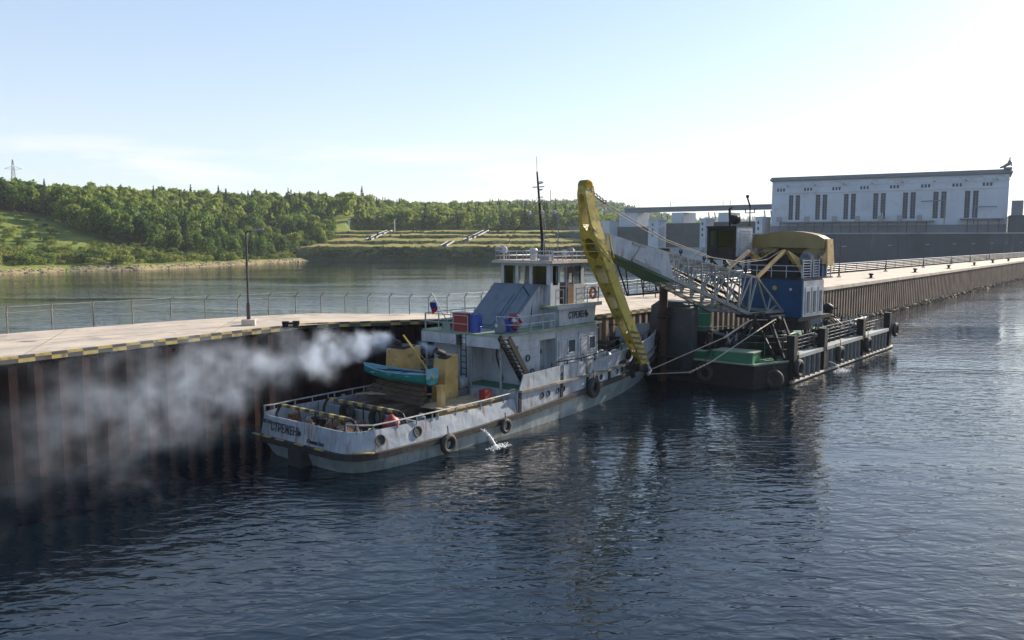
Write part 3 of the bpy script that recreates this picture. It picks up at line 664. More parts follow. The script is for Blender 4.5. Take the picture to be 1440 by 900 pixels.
for q in trees[NI:]:
    x, y, t, px = q; z = float(backz(np.array(x), np.array(y))) if (x > -96 and y > 446) else float(hgt(np.array(x), np.array(y))); s = rt.uniform(.9, 1.4); con = is_con(q)
    far = y > 520
    (ic if con else ib).append((((loC if con else loB)[rt.randint(3)]), x, y, z, s * (1.15 if far else 1), s * rt.uniform(.9, 1.2)))
merged('forest', ib, M_leafd, 'dense broadleaf forest covering the ridge across the river'); merged('forest', ic, M_leafc, 'dark conifers filling the wood across the river')
fb_, fc_ = [], []
for _ in range(5200):
    far = rt.uniform() < .5
    if not far: y = rt.uniform(1080, 1490); px = rt.uniform(330, 1150); zt = 64; Y0, Y1 = 1050, 1500
    else: y = rt.uniform(2250, 2990); px = rt.uniform(300, 1500); zt = 72; Y0, Y1 = 2200, 3000
    x = (px - 720) / 1130 * y; z = zt * float(taper(x, y, Y1)) * math.sin((y - Y0) / (Y1 - Y0) * math.pi / 2) + 4 * math.sin(x * .006) - 4; s = rt.uniform(1.0, 1.6) * (1.9 if far else 1.35); con = rt.uniform() < .45
    (fc_ if con else fb_).append(((tinyC if con else tinyB)[rt.randint(3)], x, y, z, s * 1.3, s * .9))
merged('forest', fb_ + fc_, M_leafc, 'far hazy forest on the distant ridges')
# bushes
nb = 0
bc = []
for _ in range(9000):
    y = rt.uniform(200, 380); px = rt.uniform(-120, 440); x = (px - 720) / 1130 * y; t = float(inland(np.array(x), np.array(y)))
    if px < 80: ok = 8 < t < 80
    elif px < 250: ok = 8 < t < 42
    else: ok = 7 < t < 14
    if ok: bc.append((x, y, t, px))
bs = poisson(bc, lambda q: 2.6 + (2.4 if q[2] > 30 else 0))
bs.sort(key=lambda q: math.hypot(q[0], q[1]))
for q in bs[:290]:
    x, y, t, px = q; z = float(hgt(np.array(x), np.array(y)))
    o = bpy.data.objects.new('bush', meS[rt.randint(4)]); COL.objects.link(o); s = rt.uniform(.5, 1.25) * (.75 if t > 22 else 1); o.location = (x, y, z - .2); o.rotation_euler = (0, 0, rt.uniform(0, 6.28)); o.scale = (s * 1.2, s * 1.2, s)
    zb_ = 'at the far left' if px < 60 else ('left of the middle of the shore' if px < 160 else ('left of the tall street lamp' if px < 345 else 'right of the tall street lamp')); hb_ = 'big' if s > .95 else 'small'
    tag(o, '%s light green bush %s, %s' % (hb_, 'up on the grassy slope' if t > 22 else 'close to the stony shore', zb_), 'bush', '%s bushes %s %s' % (hb_, 'on the slope' if t > 22 else 'by the shore', zb_))
# scrub clumps on the embankment risers
items = []
for _ in range(2200):
    x = rt.uniform(-92, 95); D = rt.choice([374, 378, 398, 417, 436]) + rt.uniform(-3, 2); items.append((protoS[rt.randint(4)], x, D, emb_z(D) - .4, rt.uniform(.25, .55), rt.uniform(.15, .45)))
V = merged('undergrowth', items, M_leafc, 'low dark scrub growing on the embankment steps')
# transmission pylon and wires
t0 = Vector(((28 - 720) / 1130 * 455, 455, 25)); py_ = empty('transmission_tower', t0, R(20), 'lattice power pylon standing above the trees on the left hill', 'pylon')
b = MB(); ht = 29
cor = lambda z: [(sx_ * w, sy_ * w, z) for sx_, sy_ in ((-1, -1), (1, -1), (1, 1), (-1, 1)) for w in [2.1 * (1 - z / ht) + .25]]
zs_ = [0, 6, 11, 15.5, 19, 22, 25, 29]
for k in range(len(zs_) - 1):
    a = cor(zs_[k]); c = cor(zs_[k + 1])
    for j in range(4): b.bar(a[j], c[j], .22); b.bar(a[j], c[(j + 1) % 4], .13); b.bar(a[(j + 1) % 4], c[j], .13); b.bar(c[j], c[(j + 1) % 4], .13)
b.build('lattice_mast', M_bldg, py_)
for z_, w in ((17, 5.2), (24, 4.2)):
    b = MB()
    for sg in (-1, 1): b.bar((sg * .5, 0, z_ + 1.4), (sg * w, 0, z_), .16); b.bar((sg * .5, 0, z_ - .3), (sg * w, 0, z_), .16)
    b.build('cross_arm', M_bldg, py_)
# small lamp posts on the embankment top
for k, (px, h) in enumerate([(416, 30), (421, 22), (492, 18), (556, 20)]):
    o = MB(); o.tube([(0, 0, 0), (0, 0, h * .34)], .22, 5); o.bx(-.3, 1.2, -.2, .2, h * .34 - .2, h * .34); q = o.build('light_pole', M_bldg)
    q.location = ((px - 720) / 1130 * 450, 450, 14.2); tag(q, ['tallest white pole left on the embankment top', 'shorter white pole beside the tallest one', 'white pole on the embankment top near its middle trees', 'white pole above the left stairs on the embankment top'][k], 'pole')
b = MB(); b.bx(0, 6, 0, 5, 0, 2.2); b.bx(-.3, 6.3, -.3, 5.3, 2.2, 2.7); q = b.build('hut', M_bdark); q.location = ((800 - 720) / 1130 * 452, 452, 14.3); tag(q, 'low grey hut on the embankment top left of the dam', 'hut')
# ---------------------------------------------------------------- power station
P0 = Vector((105.7, 330, 0)); P1 = Vector((176.6, 288.8, 0)); bw = (P1 - P0).length; bd = (P1 - P0).normalized(); ang = math.atan2(bd.y, bd.x)
ps = empty('power_station', P0, ang, 'long pale power station hall with tall paired windows and a grey cornice', 'building')
# local: x along facade, y positive = behind
b = MB(); z0, z1 = 15.0, 33.0; dx = 24
pairs = [(px / 3.6 + 1040 - 1081) / (1418 - 1081) for px in (264, 399, 541, 690, 839, 992, 1151)]
trip = [(px / 3.6 + 1040 - 1081) / (1418 - 1081) for px in (195, 330, 472, 612, 762, 918, 1075, 1227)]
def pf(u):   # perspective fraction along the facade -> metres
    px = 1081 + u * (1418 - 1081); k = (px - 720) / 1130; # intersect ray with facade line
    s_ = (k * P0.y - P0.x) / (bd.x - k * bd.y); return s_
holes = []
for u in pairs:
    c = pf(u)
    for sg in (-1, 1): holes.append((c + sg * 1.3 - .85, c + sg * 1.3 + .85, 17.6, 27.4))
for u in trip:
    c = pf(u)
    for sg in (-1, 0, 1): holes.append((c + sg * 1.15 - .38, c + sg * 1.15 + .38, 29.0, 30.2))
us_ = sorted({0.0, bw} | {round(q, 4) for h in holes for q in h[:2]}); 
b.wall((0, 0), (1, 0), bw, z0, z1, .6, [(round(h[0], 4), round(h[1], 4), h[2], h[3]) for h in holes])
b.build('front_wall', M_bldg, ps)
b = MB(); b.bx(0, .6, .6, dx, z0, z1); b.bx(bw - .6, bw, .6, dx, z0, z1); b.bx(0, bw, dx, dx + .6, z0, z1); b.build('end_walls', M_bldg, ps)
for h in holes[:14]:
    b = MB(); b.bx(h[0], h[1], .42, .5, h[2], h[3]); w = b.build('window', M_glassd, ps)
    b = MB(); c = (h[0] + h[1]) / 2; b.bx(c - .07, c + .07, .34, .41, h[2], h[3])
    for k in range(1, 9): z = h[2] + (h[3] - h[2]) * k / 9; b.bx(h[0], h[1], .35, .41, z - .06, z + .06)
    b.build('frame', M_bdark, w)
for h in holes[14:]:
    b = MB(); b.bx(h[0], h[1], .3, .4, h[2], h[3]); b.build('vent_window', M_glassd, ps)
b = MB(); b.bx(-.5, bw + .5, -.5, dx + 1, z1, z1 + .35, 0); b.bx(-.9, bw + .9, -.9, dx + 1.3, z1 + .35, z1 + 1.0); b.bx(-.5, bw + .5, -.45, dx + 1, z1 + 1.0, z1 + 1.7); b.build('cornice', M_bdark, ps)
b = MB(); b.bx(-.15, bw + .15, -.22, -.001, 28.2, 28.5); b.bx(-.15, bw + .15, -.18, -.001, 30.8, 31.05); b.build('string_course', M_bldg, ps)
for i in range(12):
    c = 3.2 + i * (bw - 6) / 11; b = MB(); P = [(c + 2.3 * math.cos(math.pi * k / 12), -.12, 31.05 + 1.5 * math.sin(math.pi * k / 12)) for k in range(13)]; b.tube(P, .09, 4); b.build('arch_moulding', M_bldg, ps)
for i in range(8):
    c = pf(trip[i]) - .5; b = MB(); b.bar((c + 3, -.2, 31.6), (c + 3.4, -2.0, 31.0), .16); b.bx(c + 3.1, c + 3.9, -2.5, -1.8, 30.85, 31.05); b.build('flood_light', M_bdark, ps)
# terrace with transformers, retaining wall
tr = empty('retaining_wall', P0, ang, 'high dark stained tailrace wall below the power station', 'wall')
b = MB(); b.bx(-12, bw + 60, -9, -.01, -2, 11.8); b.build('wall', M_retw, tr)
b = MB(); b.bx(-12.4, bw + 60, -9.5, -.02, 11.8, 12.3); b.build('ledge', M_glacis, tr)
b = MB()
for k in range(16): c = -6 + k * 6.6; b.bx(c, c + 1.1, -9.25, -9.001, 2, 9.5)
b.build('buttress_recess', M_retw, tr)
b = MB(); b.bx(bw + .8, bw + 60, -4, 20, 12.3, 17.8); b.bx(bw + .5, bw + 60, -4.4, 20, 17.8, 18.3); tag(b.build('side_building', M_retw), 'low grey block right of the power station', 'building'); bpy.data.objects['side_building'].location = P0; bpy.data.objects['side_building'].rotation_euler = (0, 0, ang)
b = MB(); b.bx(bw + 1.2, bw + 4.6, -2, 4, 18.3, 23.5); q = b.build('stair_tower', M_bdark); q.location = P0; q.rotation_euler = (0, 0, ang); tag(q, 'small dark box tower on the low block beside the power station', 'tower')
pl = empty('terrace', P0, ang, 'low columned transformer terrace along the foot of the power station', 'terrace')
b = MB(); b.bx(4, bw * .72, -4.5, -.03, 16.4, 16.75); b.bx(bw * .82, bw - 1, -4.5, -.03, 17.0, 17.35); b.build('roof_slab', M_bdark, pl)
b = MB(); b.bx(.0, bw - .1, -.9, -.04, 12.3, 15.2); b.build('back_wall', M_bdark, pl)
for k in range(24):
    c = 4.5 + k * (bw - 7) / 23
    if bw * .72 < c < bw * .82: continue
    b = MB(); b.bx(c - .18, c + .18, -4.4, -4.05, 12.3, 16.4 if c < bw * .75 else 17); b.build('column', M_retw, pl)
for i, fr_ in enumerate((.045, .175, .30, .40, .50, .58, .66)):
    e = empty('transformer', P0 + bd * (bw * fr_) + Vector((bd.y, -bd.x, 0)) * 3.0 + Vector((0, 0, 16.75)), ang, 'grey high voltage transformer on the terrace, %s from the left' % ['first', 'second', 'third', 'fourth', 'fifth', 'sixth', 'seventh'][i], 'transformer', 'transformers on the terrace')
    b = MB(); b.bx(-.9, .9, -.6, .6, 0, 2.0); b.build('tank', M_lgrey, e)
    for k in (-.6, 0, .6): b = MB(); b.lathe([(.1, 2), (.2, 2.15), (.1, 2.3), (.2, 2.5), (.1, 2.65), (.16, 2.8), (.05, 3.2)], (k, 0, 0), n=8); b.build('bushing', M_bldg, e)
b = MB(); gx = bw * .76; b.bar((gx, -2.5, 12.3), (gx, -2.5, 24.3), .35); b.bar((gx, -2.5, 24.1), (gx - 8, -2.5, 23.8), .4); q = b.build('gantry_crane', M_bdark); q.location = P0; q.rotation_euler = (0, 0, ang); tag(q, 'dark inverted L crane frame before the right end of the power station', 'crane')
b = MB(); gx = bw * .875; b.bar((gx, -2.5, 12.3), (gx, -2.5, 21.6), .35); b.bar((gx, -2.5, 21.5), (gx + 7, -2.5, 21.5), .4); q = b.build('hoist_gantry', M_bdark); q.location = P0; q.rotation_euler = (0, 0, ang); tag(q, 'dark low L frame at the far right of the facade', 'frame')
# roof statue
st = empty('roof_statue', P0 + bd * (bw - .6) + Vector((0, 0, z1 + 1.7)), ang, 'stone figure group on the right end of the power station roof', 'statue')
b = MB(); b.bx(-1.4, 1.2, -1, 1, 0, .6); b.build('plinth', M_bdark, st)
b = MB(); b.tube([(-2.6, 0, .5), (-1.4, 0, .9), (-.6, 0, 1.4), (.1, 0, 1.7), (.3, 0, 2.6), (.35, 0, 3.4)], [.25, .45, .55, .65, .5, .2], 8); b.tube([(.35, 0, 3.3), (.38, 0, 3.9), (.4, 0, 4.15)], [.16, .27, .1], 8); b.tube([(.3, 0, 3.0), (.9, 0, 2.2), (.9, 0, 1)], [.2, .18, .3], 6); b.build('figure', M_bdark, st, smooth=True)
# ---------------------------------------------------------------- spillway dam
D0 = Vector((44, 402, 0)); D1 = Vector((105, 338, 0)); dd = (D1 - D0).normalized(); dl = (D1 - D0).length; dang = math.atan2(dd.y, dd.x)
def dpos(px):
    k = (px - 720) / 1130; return (k * D0.y - D0.x) / (dd.x - k * dd.y)
def dz(px, py):
    s_ = dpos(px); D = D0.y + dd.y * s_; return H + (336 - py) / 1130 * D
sp = empty('dam_bridge', D0, dang, 'long grey gantry bridge beam spanning the spillway piers', 'bridge')
b = MB(); a0 = dpos(877); a1 = dpos(1083); b.hexa([(a0, 0, dz(877, 299.5)), (a1, 0, dz(1083, 294.5)), (a1, 6, dz(1083, 294.5)), (a0, 6, dz(877, 299.5)), (a0, 0, dz(877, 294.5)), (a1, 0, dz(1083, 289)), (a1, 6, dz(1083, 289)), (a0, 6, dz(877, 294.5))]); b.build('girder', M_bdark, sp)
b = MB(); b.hexa([(a0 - .5, -.4, dz(877, 294.2)), (a1, -.4, dz(1083, 288.8)), (a1, 6.4, dz(1083, 288.8)), (a0 - .5, 6.4, dz(877, 294.2)), (a0 - .5, -.4, dz(877, 293)), (a1, -.4, dz(1083, 287.6)), (a1, 6.4, dz(1083, 287.6)), (a0 - .5, 6.4, dz(877, 293))]); b.build('deck', M_lgrey, sp)
for px in (941, 1014, 1024): s_ = dpos(px); z = dz(px, 291); b = MB(); b.tube([(s_, 0, z), (s_, 0, z + 2.6)], .12, 5); b.build('mast', M_bdark, sp)
def dpier(cols, block, label, gate=None):
    s0 = dpos(block[0]); e = empty('dam_pier', D0 + dd * s0, dang, label, 'dam pier', 'piers of the spillway dam')
    f_ = lambda px: dpos(px) - s0
    b = MB(); zt = dz(block[0], block[2]); b.bx(0, f_(block[1]), -7, 0, -2, zt); b.bx(-.3, f_(block[1]) + .3, -7.3, .2, zt, zt + .35)
    b.build('block', M_bldg, e)
    b = MB()
    for k in range(3): b.bx(f_((block[0] * .55 + block[1] * .45)) - .4, f_((block[0] * .55 + block[1] * .45)) + .4, -7.06, -7.001, zt - 2.6 - 2.4 * k, zt - 1.4 - 2.4 * k)
    b.build('window', M_glassd, e)
    b = MB(); b.bx(f_(cols[0]), f_(cols[1]), .5, 10, -2, dz(cols[0], 299.5) - .05); b.build('column', M_bldg, e)
    b = MB(); c0 = f_(block[0]); b.prism([(c0 + .5, -7.1, 6.5), (c0 + .5, -22, -1), (c0 + .5, -7.1, -1)], (2.2, 0, 0)); b.build('buttress', M_glacis, e)
    b = MB(); b.bar((f_(block[1]) - .8, -3, zt), (f_(block[1]) - 1.3, -3, zt + 3), .35); b.bar((f_(block[1]) + 1, -1, zt), (f_(block[1]) + .5, -1, zt + 3), .35); b.build('hoist_arm', M_bdark, e)
dpier((869, 894), (848, 869, 312.5), 'leftmost pale concrete pier of the spillway dam')
dpier((942, 959), (923, 937, 310.5), 'pale spillway pier just left of the crane boom top')
dpier((1007, 1021), (995, 1003, 309), 'pale spillway pier behind the dark crane cab')
dpier((1081.5, 1084), (1072, 1081, 307), 'rightmost spillway pier touching the power station')
for k, (pa, pb) in enumerate([(869, 923), (937, 995), (1003, 1072)]):
    s0, s1 = dpos(pa) + .1, dpos(pb) - .1; b = MB()
    b.bx(s0, s1, -1, 0, 2, dz((pa + pb) / 2, [319, 314, 312][k])); 
    for j in range(5): z = 3 + j * 2.4; b.bx(s0, s1, -1.25, -1.001, z, z + .3)
    q = b.build('spillway_gate', M_gate); q.location = D0; q.rotation_euler = (0, 0, dang); tag(q, ['dark green steel gate between the two left spillway piers', 'dark green steel gate between the middle spillway piers', 'dark green steel gate behind the crane cab'][k], 'gate', 'gates of the spillway dam')
b = MB(); b.add([(-2, -1.3, 6.2), (dl, -1.3, 6.2), (dl, -24, -.3), (-2, -24, -.3)], [(0, 3, 2, 1)]); q = b.build('spillway_apron', M_glacis); q.location = D0; q.rotation_euler = (0, 0, dang); tag(q, 'pale sloping concrete apron below the spillway gates', 'apron')
b = MB(); b.bx(-30, 0, -1, 3, -2, 13.2); q = b.build('wing_wall', M_gate); q.location = D0; q.rotation_euler = (0, 0, dang); tag(q, 'dark wing wall left of the spillway piers', 'wall')
# ---------------------------------------------------------------- TUG
T = Fr((-9.43, 34.92), 51.5)
tug = empty('tugboat', (T.o[0], T.o[1], 0), R(51.5), 'white and grey tugboat with slanted casing, moored alongside the pier', 'tugboat')
deckL = [(0, 0), (0, 1.4), (0, 2.5), (.12, 3.05), (.5, 3.45), (1.2, 3.68), (2.5, 3.8), (5, 3.86), (8, 3.88), (12, 3.88), (16, 3.84), (19, 3.74), (21.5, 3.55), (24, 3.2), (26.5, 2.65), (28.7, 1.95), (30.3, 1.25), (31.5, .55), (32.0, 0)]
watL = [(.35, 0), (.3, 1.3), (.35, 2.2), (.55, 2.75), (1.0, 3.15), (1.8, 3.45), (3.0, 3.65), (5.2, 3.76), (8, 3.8), (12, 3.78), (16, 3.65), (19, 3.35), (21.5, 3.0), (23.8, 2.5), (26, 1.9), (28, 1.25), (29.5, .7), (30.6, .25), (31.0, 0)]
def ip(s, tab): return float(np.interp(s, [q[0] for q in tab], [q[1] for q in tab]))
RUB = [(0, .85), (5, .80), (9, .85), (12, .98), (16, 1.22), (20, 1.42), (24, 1.55), (32, 1.9)]
UPR = [(0, 2.1), (20, 2.08), (26, 2.15), (32, 2.5)]
def ring(line, zf): return [(s, p, zf(s)) for s, p in line] + [(s, -p, zf(s)) for s, p in line[::-1] if p > 0]
def loft(rings, mi=0, close=True):
    b = MB(True); n = len(rings[0]); b_v = [q for r in rings for q in r]; f = []
    for j in range(len(rings) - 1):
        for i in range(n if close else n - 1): f.append((j * n + i, j * n + (i + 1) % n, (j + 1) * n + (i + 1) % n, (j + 1) * n + i))
    return b.add(b_v, f, mi)
mixl = lambda t: [(a[0] * (1 - t) + c[0] * t, a[1] * (1 - t) + c[1] * t) for a, c in zip(watL, deckL)]
low = [(s + .5 if s < 5 else s - .6, p * .8) for s, p in watL]
loft([ring(low, lambda s: -1.6), ring(watL, lambda s: 0.0), ring(mixl(.6), lambda s: ip(s, RUB) * .6), ring(mixl(.93), lambda s: ip(s, RUB) - .0)]).build('hull', M_hulll, tug, smooth=False)
b = MB(True); b.bx(-.3, .6, -.45, .45, -1.5, .72); b.build('rudder_trunk', M_black, tug)
# black rub rail
off = lambda line, d: [(s + (-d if i < 3 else (d if i > 15 else 0)), (p + d if 3 <= i <= 16 else p) if p > 0 else 0) for i, (s, p) in enumerate(line)]
loft([ring(off(deckL, -.05), lambda s: ip(s, RUB) - .18), ring(off(deckL, .14), lambda s: ip(s, RUB) - .18), ring(off(deckL, .16), lambda s: ip(s, RUB) + .10), ring(off(deckL, -.03), lambda s: ip(s, RUB) + .12)]).build('rub_rail', M_black, tug)
# tumblehome bulwark aft (s 0..10.7), leaning slightly
def side_strip(line, z0f, z1f, s0, s1, sign, th=.06, lean=0, step=.5, mi=0, n=None):
    b = MB(True); ss = [s0]
    while ss[-1] < s1 - 1e-6: ss.append(min(ss[-1] + step, s1))
    for i in range(len(ss) - 1):
        q = []
        for s in (ss[i], ss[i + 1]):
            p = ip(s, line)
            for (pp, z) in ((p, z0f(s)), (p - th, z0f(s)), (p - th + lean, z1f(s)), (p + lean, z1f(s))): q.append((s, sign * pp, z))
        b.hexa([q[0], q[4], q[5], q[1], q[3], q[7], q[6], q[2]], mi)
    return b
half = [q for q in deckL]
# transom bulwark as ring part
tr_line = [(s, p) for s, p in deckL if s <= 2.5]
bt_ = lambda s: ip(s, [(0, 1.88), (5, 1.80), (9, 1.74), (10.7, 1.80)])
def shell(line, z0f, z1f, th, lean):
    pts = [(s, p) for s, p in line]; full = [(s, -p) for s, p in pts[::-1] if p > 0] + pts
    b = MB(True); cx, cy = 4.0, 0
    for i in range(len(full) - 1):
        q = []
        for s, p in (full[i], full[i + 1]):
            d = Vector((cx - s, -p * .0 - p, 0)); d = Vector((cx - s if s < 1.3 else 0, -p, 0)).normalized() if (s < 1.3) else Vector((0, -math.copysign(1, p), 0))
            o = (s, p); inn = (s + d.x * th, p + d.y * th)
            q += [(o[0], o[1], z0f(s)), (inn[0], inn[1], z0f(s)), (inn[0] + d.x * lean, inn[1] + d.y * lean, z1f(s)), (o[0] + d.x * lean, o[1] + d.y * lean, z1f(s))]
        b.hexa([q[0], q[4], q[5], q[1], q[3], q[7], q[6], q[2]])
    return b
stern_line = [q for q in deckL if q[0] <= 8] + [(10.7, 3.88)]
shell(stern_line, lambda s: ip(s, RUB) + .11, bt_, .06, .16).build('stern_bulwark', M_hullw, tug)
for sg in (1, -1):
    b = side_strip(deckL, lambda s: ip(s, RUB) + .11, lambda s: ip(s, UPR), 10.7, 31.9, sg, .06, 0, .4); b.build('side_plating', M_grey if 0 else M_hullw, tug)
    b = side_strip([(s, p + .16) for s, p in deckL], lambda s: ip(s, UPR) - .02, lambda s: ip(s, UPR) + .10, 10.9, 31.9, sg, .34, 0, .4); b.build('upper_rub_rail', M_worn, tug)
    # sloped mid bulwark s 10.7..16.9
    mt = lambda s: ip(s, [(10.9, 2.2), (11.25, 2.95), (14.6, 3.02), (16.9, 3.0), (17.2, 2.9)])
    b = side_strip(deckL, lambda s: ip(s, UPR) + .10, mt, 10.9, 14.6, sg, .06, 0, .35); b.build('bulwark', M_hullw, tug)
    b = side_strip(deckL, lambda s: ip(s, UPR) + .10, mt, 14.95, 17.2, sg, .06, 0, .3); b.build('bulwark', M_hullw, tug)
    bt2 = lambda s: ip(s, [(17.6, 2.85), (20, 3.02), (24, 3.2), (27, 3.35), (32, 3.75)])
    b = side_strip(deckL, lambda s: ip(s, UPR) + .10, bt2, 17.6, 31.9, sg, .07, .12, .4); b.build('bow_bulwark', M_hullw, tug)
    # bracket ribs (vertical black gaps)
    for s in (10.8, 14.6, 17.3, 19.9, 23.4): b = MB(True); p = ip(s, deckL); b.bx(s, s + .22, sg * (p - .02), sg * (p + .05), ip(s, RUB) + .12, ip(s, UPR)); b.build('side_rib', M_dark, tug)
b = MB(True); b.bar((32.0, 0, 1.2), (32.15, 0, 3.8), .25, .3); b.build('stem_fender', M_black, tug)
# decks
def deck_poly(s0, s1, zf, m, name, inset=.1):
    b = MB(True); ss = np.arange(s0, s1 + .01, .5); 
    v = []; f = []
    for s in ss: p = max(.02, ip(s, deckL) - inset); v += [(s, -p, zf(s)), (s, p, zf(s))]
    for i in range(len(ss) - 1): f.append((2 * i, 2 * i + 2, 2 * i + 3, 2 * i + 1))
    b.add(v, f); b.build(name, m, tug)
deck_poly(.1, 11.2, lambda s: 1.08, M_deck, 'aft_deck'); deck_poly(11.0, 31.8, lambda s: ip(s, UPR) + .05, M_green, 'fore_deck')
b = MB(True); b.bx(10.95, 11.0, -3.75, 3.75, 1.08, 2.12); b.build('deck_break', M_white, tug)
# portholes and bulwark openings
for s in (1.47, 3.6):
    for sg in (1,): b = MB(True); p = ip(s, deckL) - .05; b.lathe([(0, .0), (.19, .0), (.19, .03), (.25, .04), (.25, -.08)], (s, p, 1.40), (-.12 if s < 2 else 0, 1, .2), 14); b.build('hawse_hole', M_black, tug)
for s in (12.9, 13.45, 14.35, 14.9, 18.45, 19.0, 21.1, 21.7, 22.5):
    for sg in (1, -1):
        b = MB(True); p = ip(s, deckL) * sg; b.lathe([(0, 0), (.13, 0), (.13, .03), (.17, .03), (.17, -.02)], (s, p, (ip(s, RUB) + ip(s, UPR)) / 2 + .07), (0, sg, 0), 12); b.build('porthole', M_black, tug)
for sg in (1, -1):
    b = MB(True); s = 22.6; p = (ip(s, deckL) + .1) * sg; b.lathe([(0, 0), (.2, 0), (.22, .06), (.32, .06), (.34, -.03)], (s, p, 2.72), (0, sg, 0), 14); b.build('hawse_hole', M_dark, tug)
    b = MB(True); p = ip(21.9, deckL) * sg; b.bx(20.9, 22.2, p + (.02 if sg > 0 else -.09), p + (.09 if sg > 0 else -.02), 2.26, 2.44); b.build('scupper_slot', M_black, tug)
# stern rail + side rail
for sg in (1, -1):
    b = MB(True); P = [(s, sg * (p - .15), bt_(s) + .30 if s < 1 else 2.08) for s, p in deckL if 0 < s <= 9] ; P = [(.25, sg * 2.9, 2.18)] + [q for q in P if q[0] > .4] + [(10.9, sg * 3.7, 2.1)]
    b.tube(P, .04, 6)
    for q in P[::1]: b.tube([(q[0], q[1], bt_(q[0]) - .1), q], .035, 5)
    for s in (3.6, 4.6, 6.2, 7.0, 8.8, 9.8): b.tube([(s, sg * 3.72, 1.7), (s, sg * 3.72, 2.08)], .03, 5)
    b.build('side_rail', M_lgrey, tug)
    b = MB(True); P = [(s, sg * (ip(s, deckL) - .15), ip(s, [(11, 3.35), (14, 3.25), (17, 3.15), (20, 3.3), (26, 3.6), (30, 3.8)])) for s in (14.0, 15.5, 17, 18.5, 20, 22, 24, 26, 28, 30)]
    b.tube(P, .035, 5)
    for q in P: b.tube([(q[0], q[1], q[2] - .5), q], .03, 5)
    b.build('side_rail', M_dark, tug)
# tow arches with hazard stripes
def arch(s, p0, p1, z, name='tow_arch'):
    t = 0; b = MB(True); n = 14
    for k in range(n):
        a = p0 + (p1 - p0) * k / n; c = p0 + (p1 - p0) * (k + 1) / n; b.bar((s, a, z), (s, c, z), .14, .14, k % 2)
    q = b.build(name, [M_stripey, M_stripek], tug)
    for pe, sg in ((p0, -1), (p1, 1)):
        b = MB(True); b.tube([(s, pe, z), (s, pe + sg * .25, z - .06), (s, pe + sg * .5, z - .45), (s, pe + sg * .55, 1.1)], .07, 6); b.build('leg', M_dark, q)
    for k in range(3):
        b = MB(True); pm = p0 + (p1 - p0) * (k + 1) / 4; b.tube([(s, pm, z - .08), (s, pm, 1.1)], .04, 5); b.build('leg', M_dark, q)
arch(.75, -2.2, 2.6, 2.28); arch(3.2, -1.8, 3.0, 2.25)
# text
def text(body, size, loc, rot, m, parent, name, sx=1, depth=.01):
    cu = bpy.data.curves.new(name, 'FONT'); cu.body = body; cu.size = size; cu.align_x = 'CENTER'; cu.align_y = 'CENTER'; cu.extrude = depth; cu.offset = size * .007
    o = bpy.data.objects.new(name, cu); COL.objects.link(o); dg = bpy.context.evaluated_depsgraph_get(); me = bpy.data.meshes.new_from_object(o.evaluated_get(dg)); bpy.data.objects.remove(o)
    me.materials.clear(); me.materials.append(m); q = bpy.data.objects.new(name, me); COL.objects.link(q); q.parent = parent; q.location = loc; q.rotation_euler = rot; q.scale = (sx, 1, 1); return q
M_ink = mat('black_lettering', (.02, .022, .03), .6)
# transom plane s ~ 0.0, text faces -s. local y = -p ; reading direction = increasing p = -y
aft_rot = Matrix(((0, 0, -1), (-1, 0, 0), (0, 1, 0))).to_euler()
aft_rot2 = (aft_rot.to_matrix() @ Matrix.Rotation(R(-8), 3, 'X')).to_euler()
text('СТРЕЖЕНЬ', .54, (-.02, .98, 1.44), aft_rot2, M_ink, tug, 'stern_lettering', .74)
text('2·105·БМ', .26, (-.01, 2.45, 1.64), aft_rot2, M_ink, tug, 'stern_lettering', .8)
text('/Геммин Геос', .24, (-.02, -1.15, 1.17), aft_rot2, M_ink, tug, 'stern_lettering', .72)
# yellow/black marks on transom rail ledge
b = MB(True)
for k, p in enumerate((-3.0, -2.2, -1.2, .2, 1.6)): b.rb((-.17, p, .985), (.14, .55, .04), 0, mi=0)
b.rb((.6, 3.55, 1.0), (.9, .18, .05), R(50)); b.build('hazard_marks', M_stripey, tug)
# deckhouse
z0d, z1d = 2.12, 4.85
b = MB(True)
b.bx(12.4, 14.4, -2.6, 2.6, 1.08, z1d); b.bx(14.4, 15.9, -2.0, 2.0, 2.1, z1d); b.bx(15.9, 20.3, -2.6, 2.6, 2.1, z1d); b.bx(14.4, 15.9, 2.0, 2.597, 4.35, z1d); b.bx(14.4, 15.9, -2.597, -2.0, 4.35, z1d)
b.build('deckhouse', M_white, tug)
b = MB(True)
for k in range(5): b.bx(12.6, 14.36, 2.601, 2.63, 2.6 + k * .46, 2.64 + k * .46)
for z in (2.75, 3.15, 4.25): b.bx(15.98, 20.25, 2.601, 2.64, z, z + .06)
b.bx(15.9, 20.4, 2.601, 2.68, 4.55, 4.62)
for s in (15.95, 18.2, 20.2): b.bx(s, s + .07, 2.601, 2.66, 2.15, 4.5)
for k in range(4): b.bx(12.36, 12.399, -2.5, 2.5, 2.3 + k * .6, 2.35 + k * .6)
b.build('wall_stiffener', M_white, tug)
def door(s0, s1, p, z0, z1, m, port=True):
    b = MB(True); b.bx(s0, s1, p, p + .05, z0, z1); d = b.build('door', m, tug)
    if port: b = MB(True); b.lathe([(0, .02), (.11, .02), (.15, .02), (.15, 0)], ((s0 + s1) / 2, p + .06, z0 + (z1 - z0) * .72), (0, 1, 0), 12); b.build('porthole', M_glassd, d)
    b = MB(True); b.bar((s0 + .1, p + .08, z0 + .9), (s0 + .25, p + .08, z0 + .9), .04); b.build('handle', M_dark, d)
door(14.75, 15.55, 2.001, 2.2, 4.15, M_lgrey); door(18.45, 19.1, 2.601, 2.2, 4.15, M_white, False); door(16.2, 16.8, 2.601, 2.2, 4.15, M_white, False)
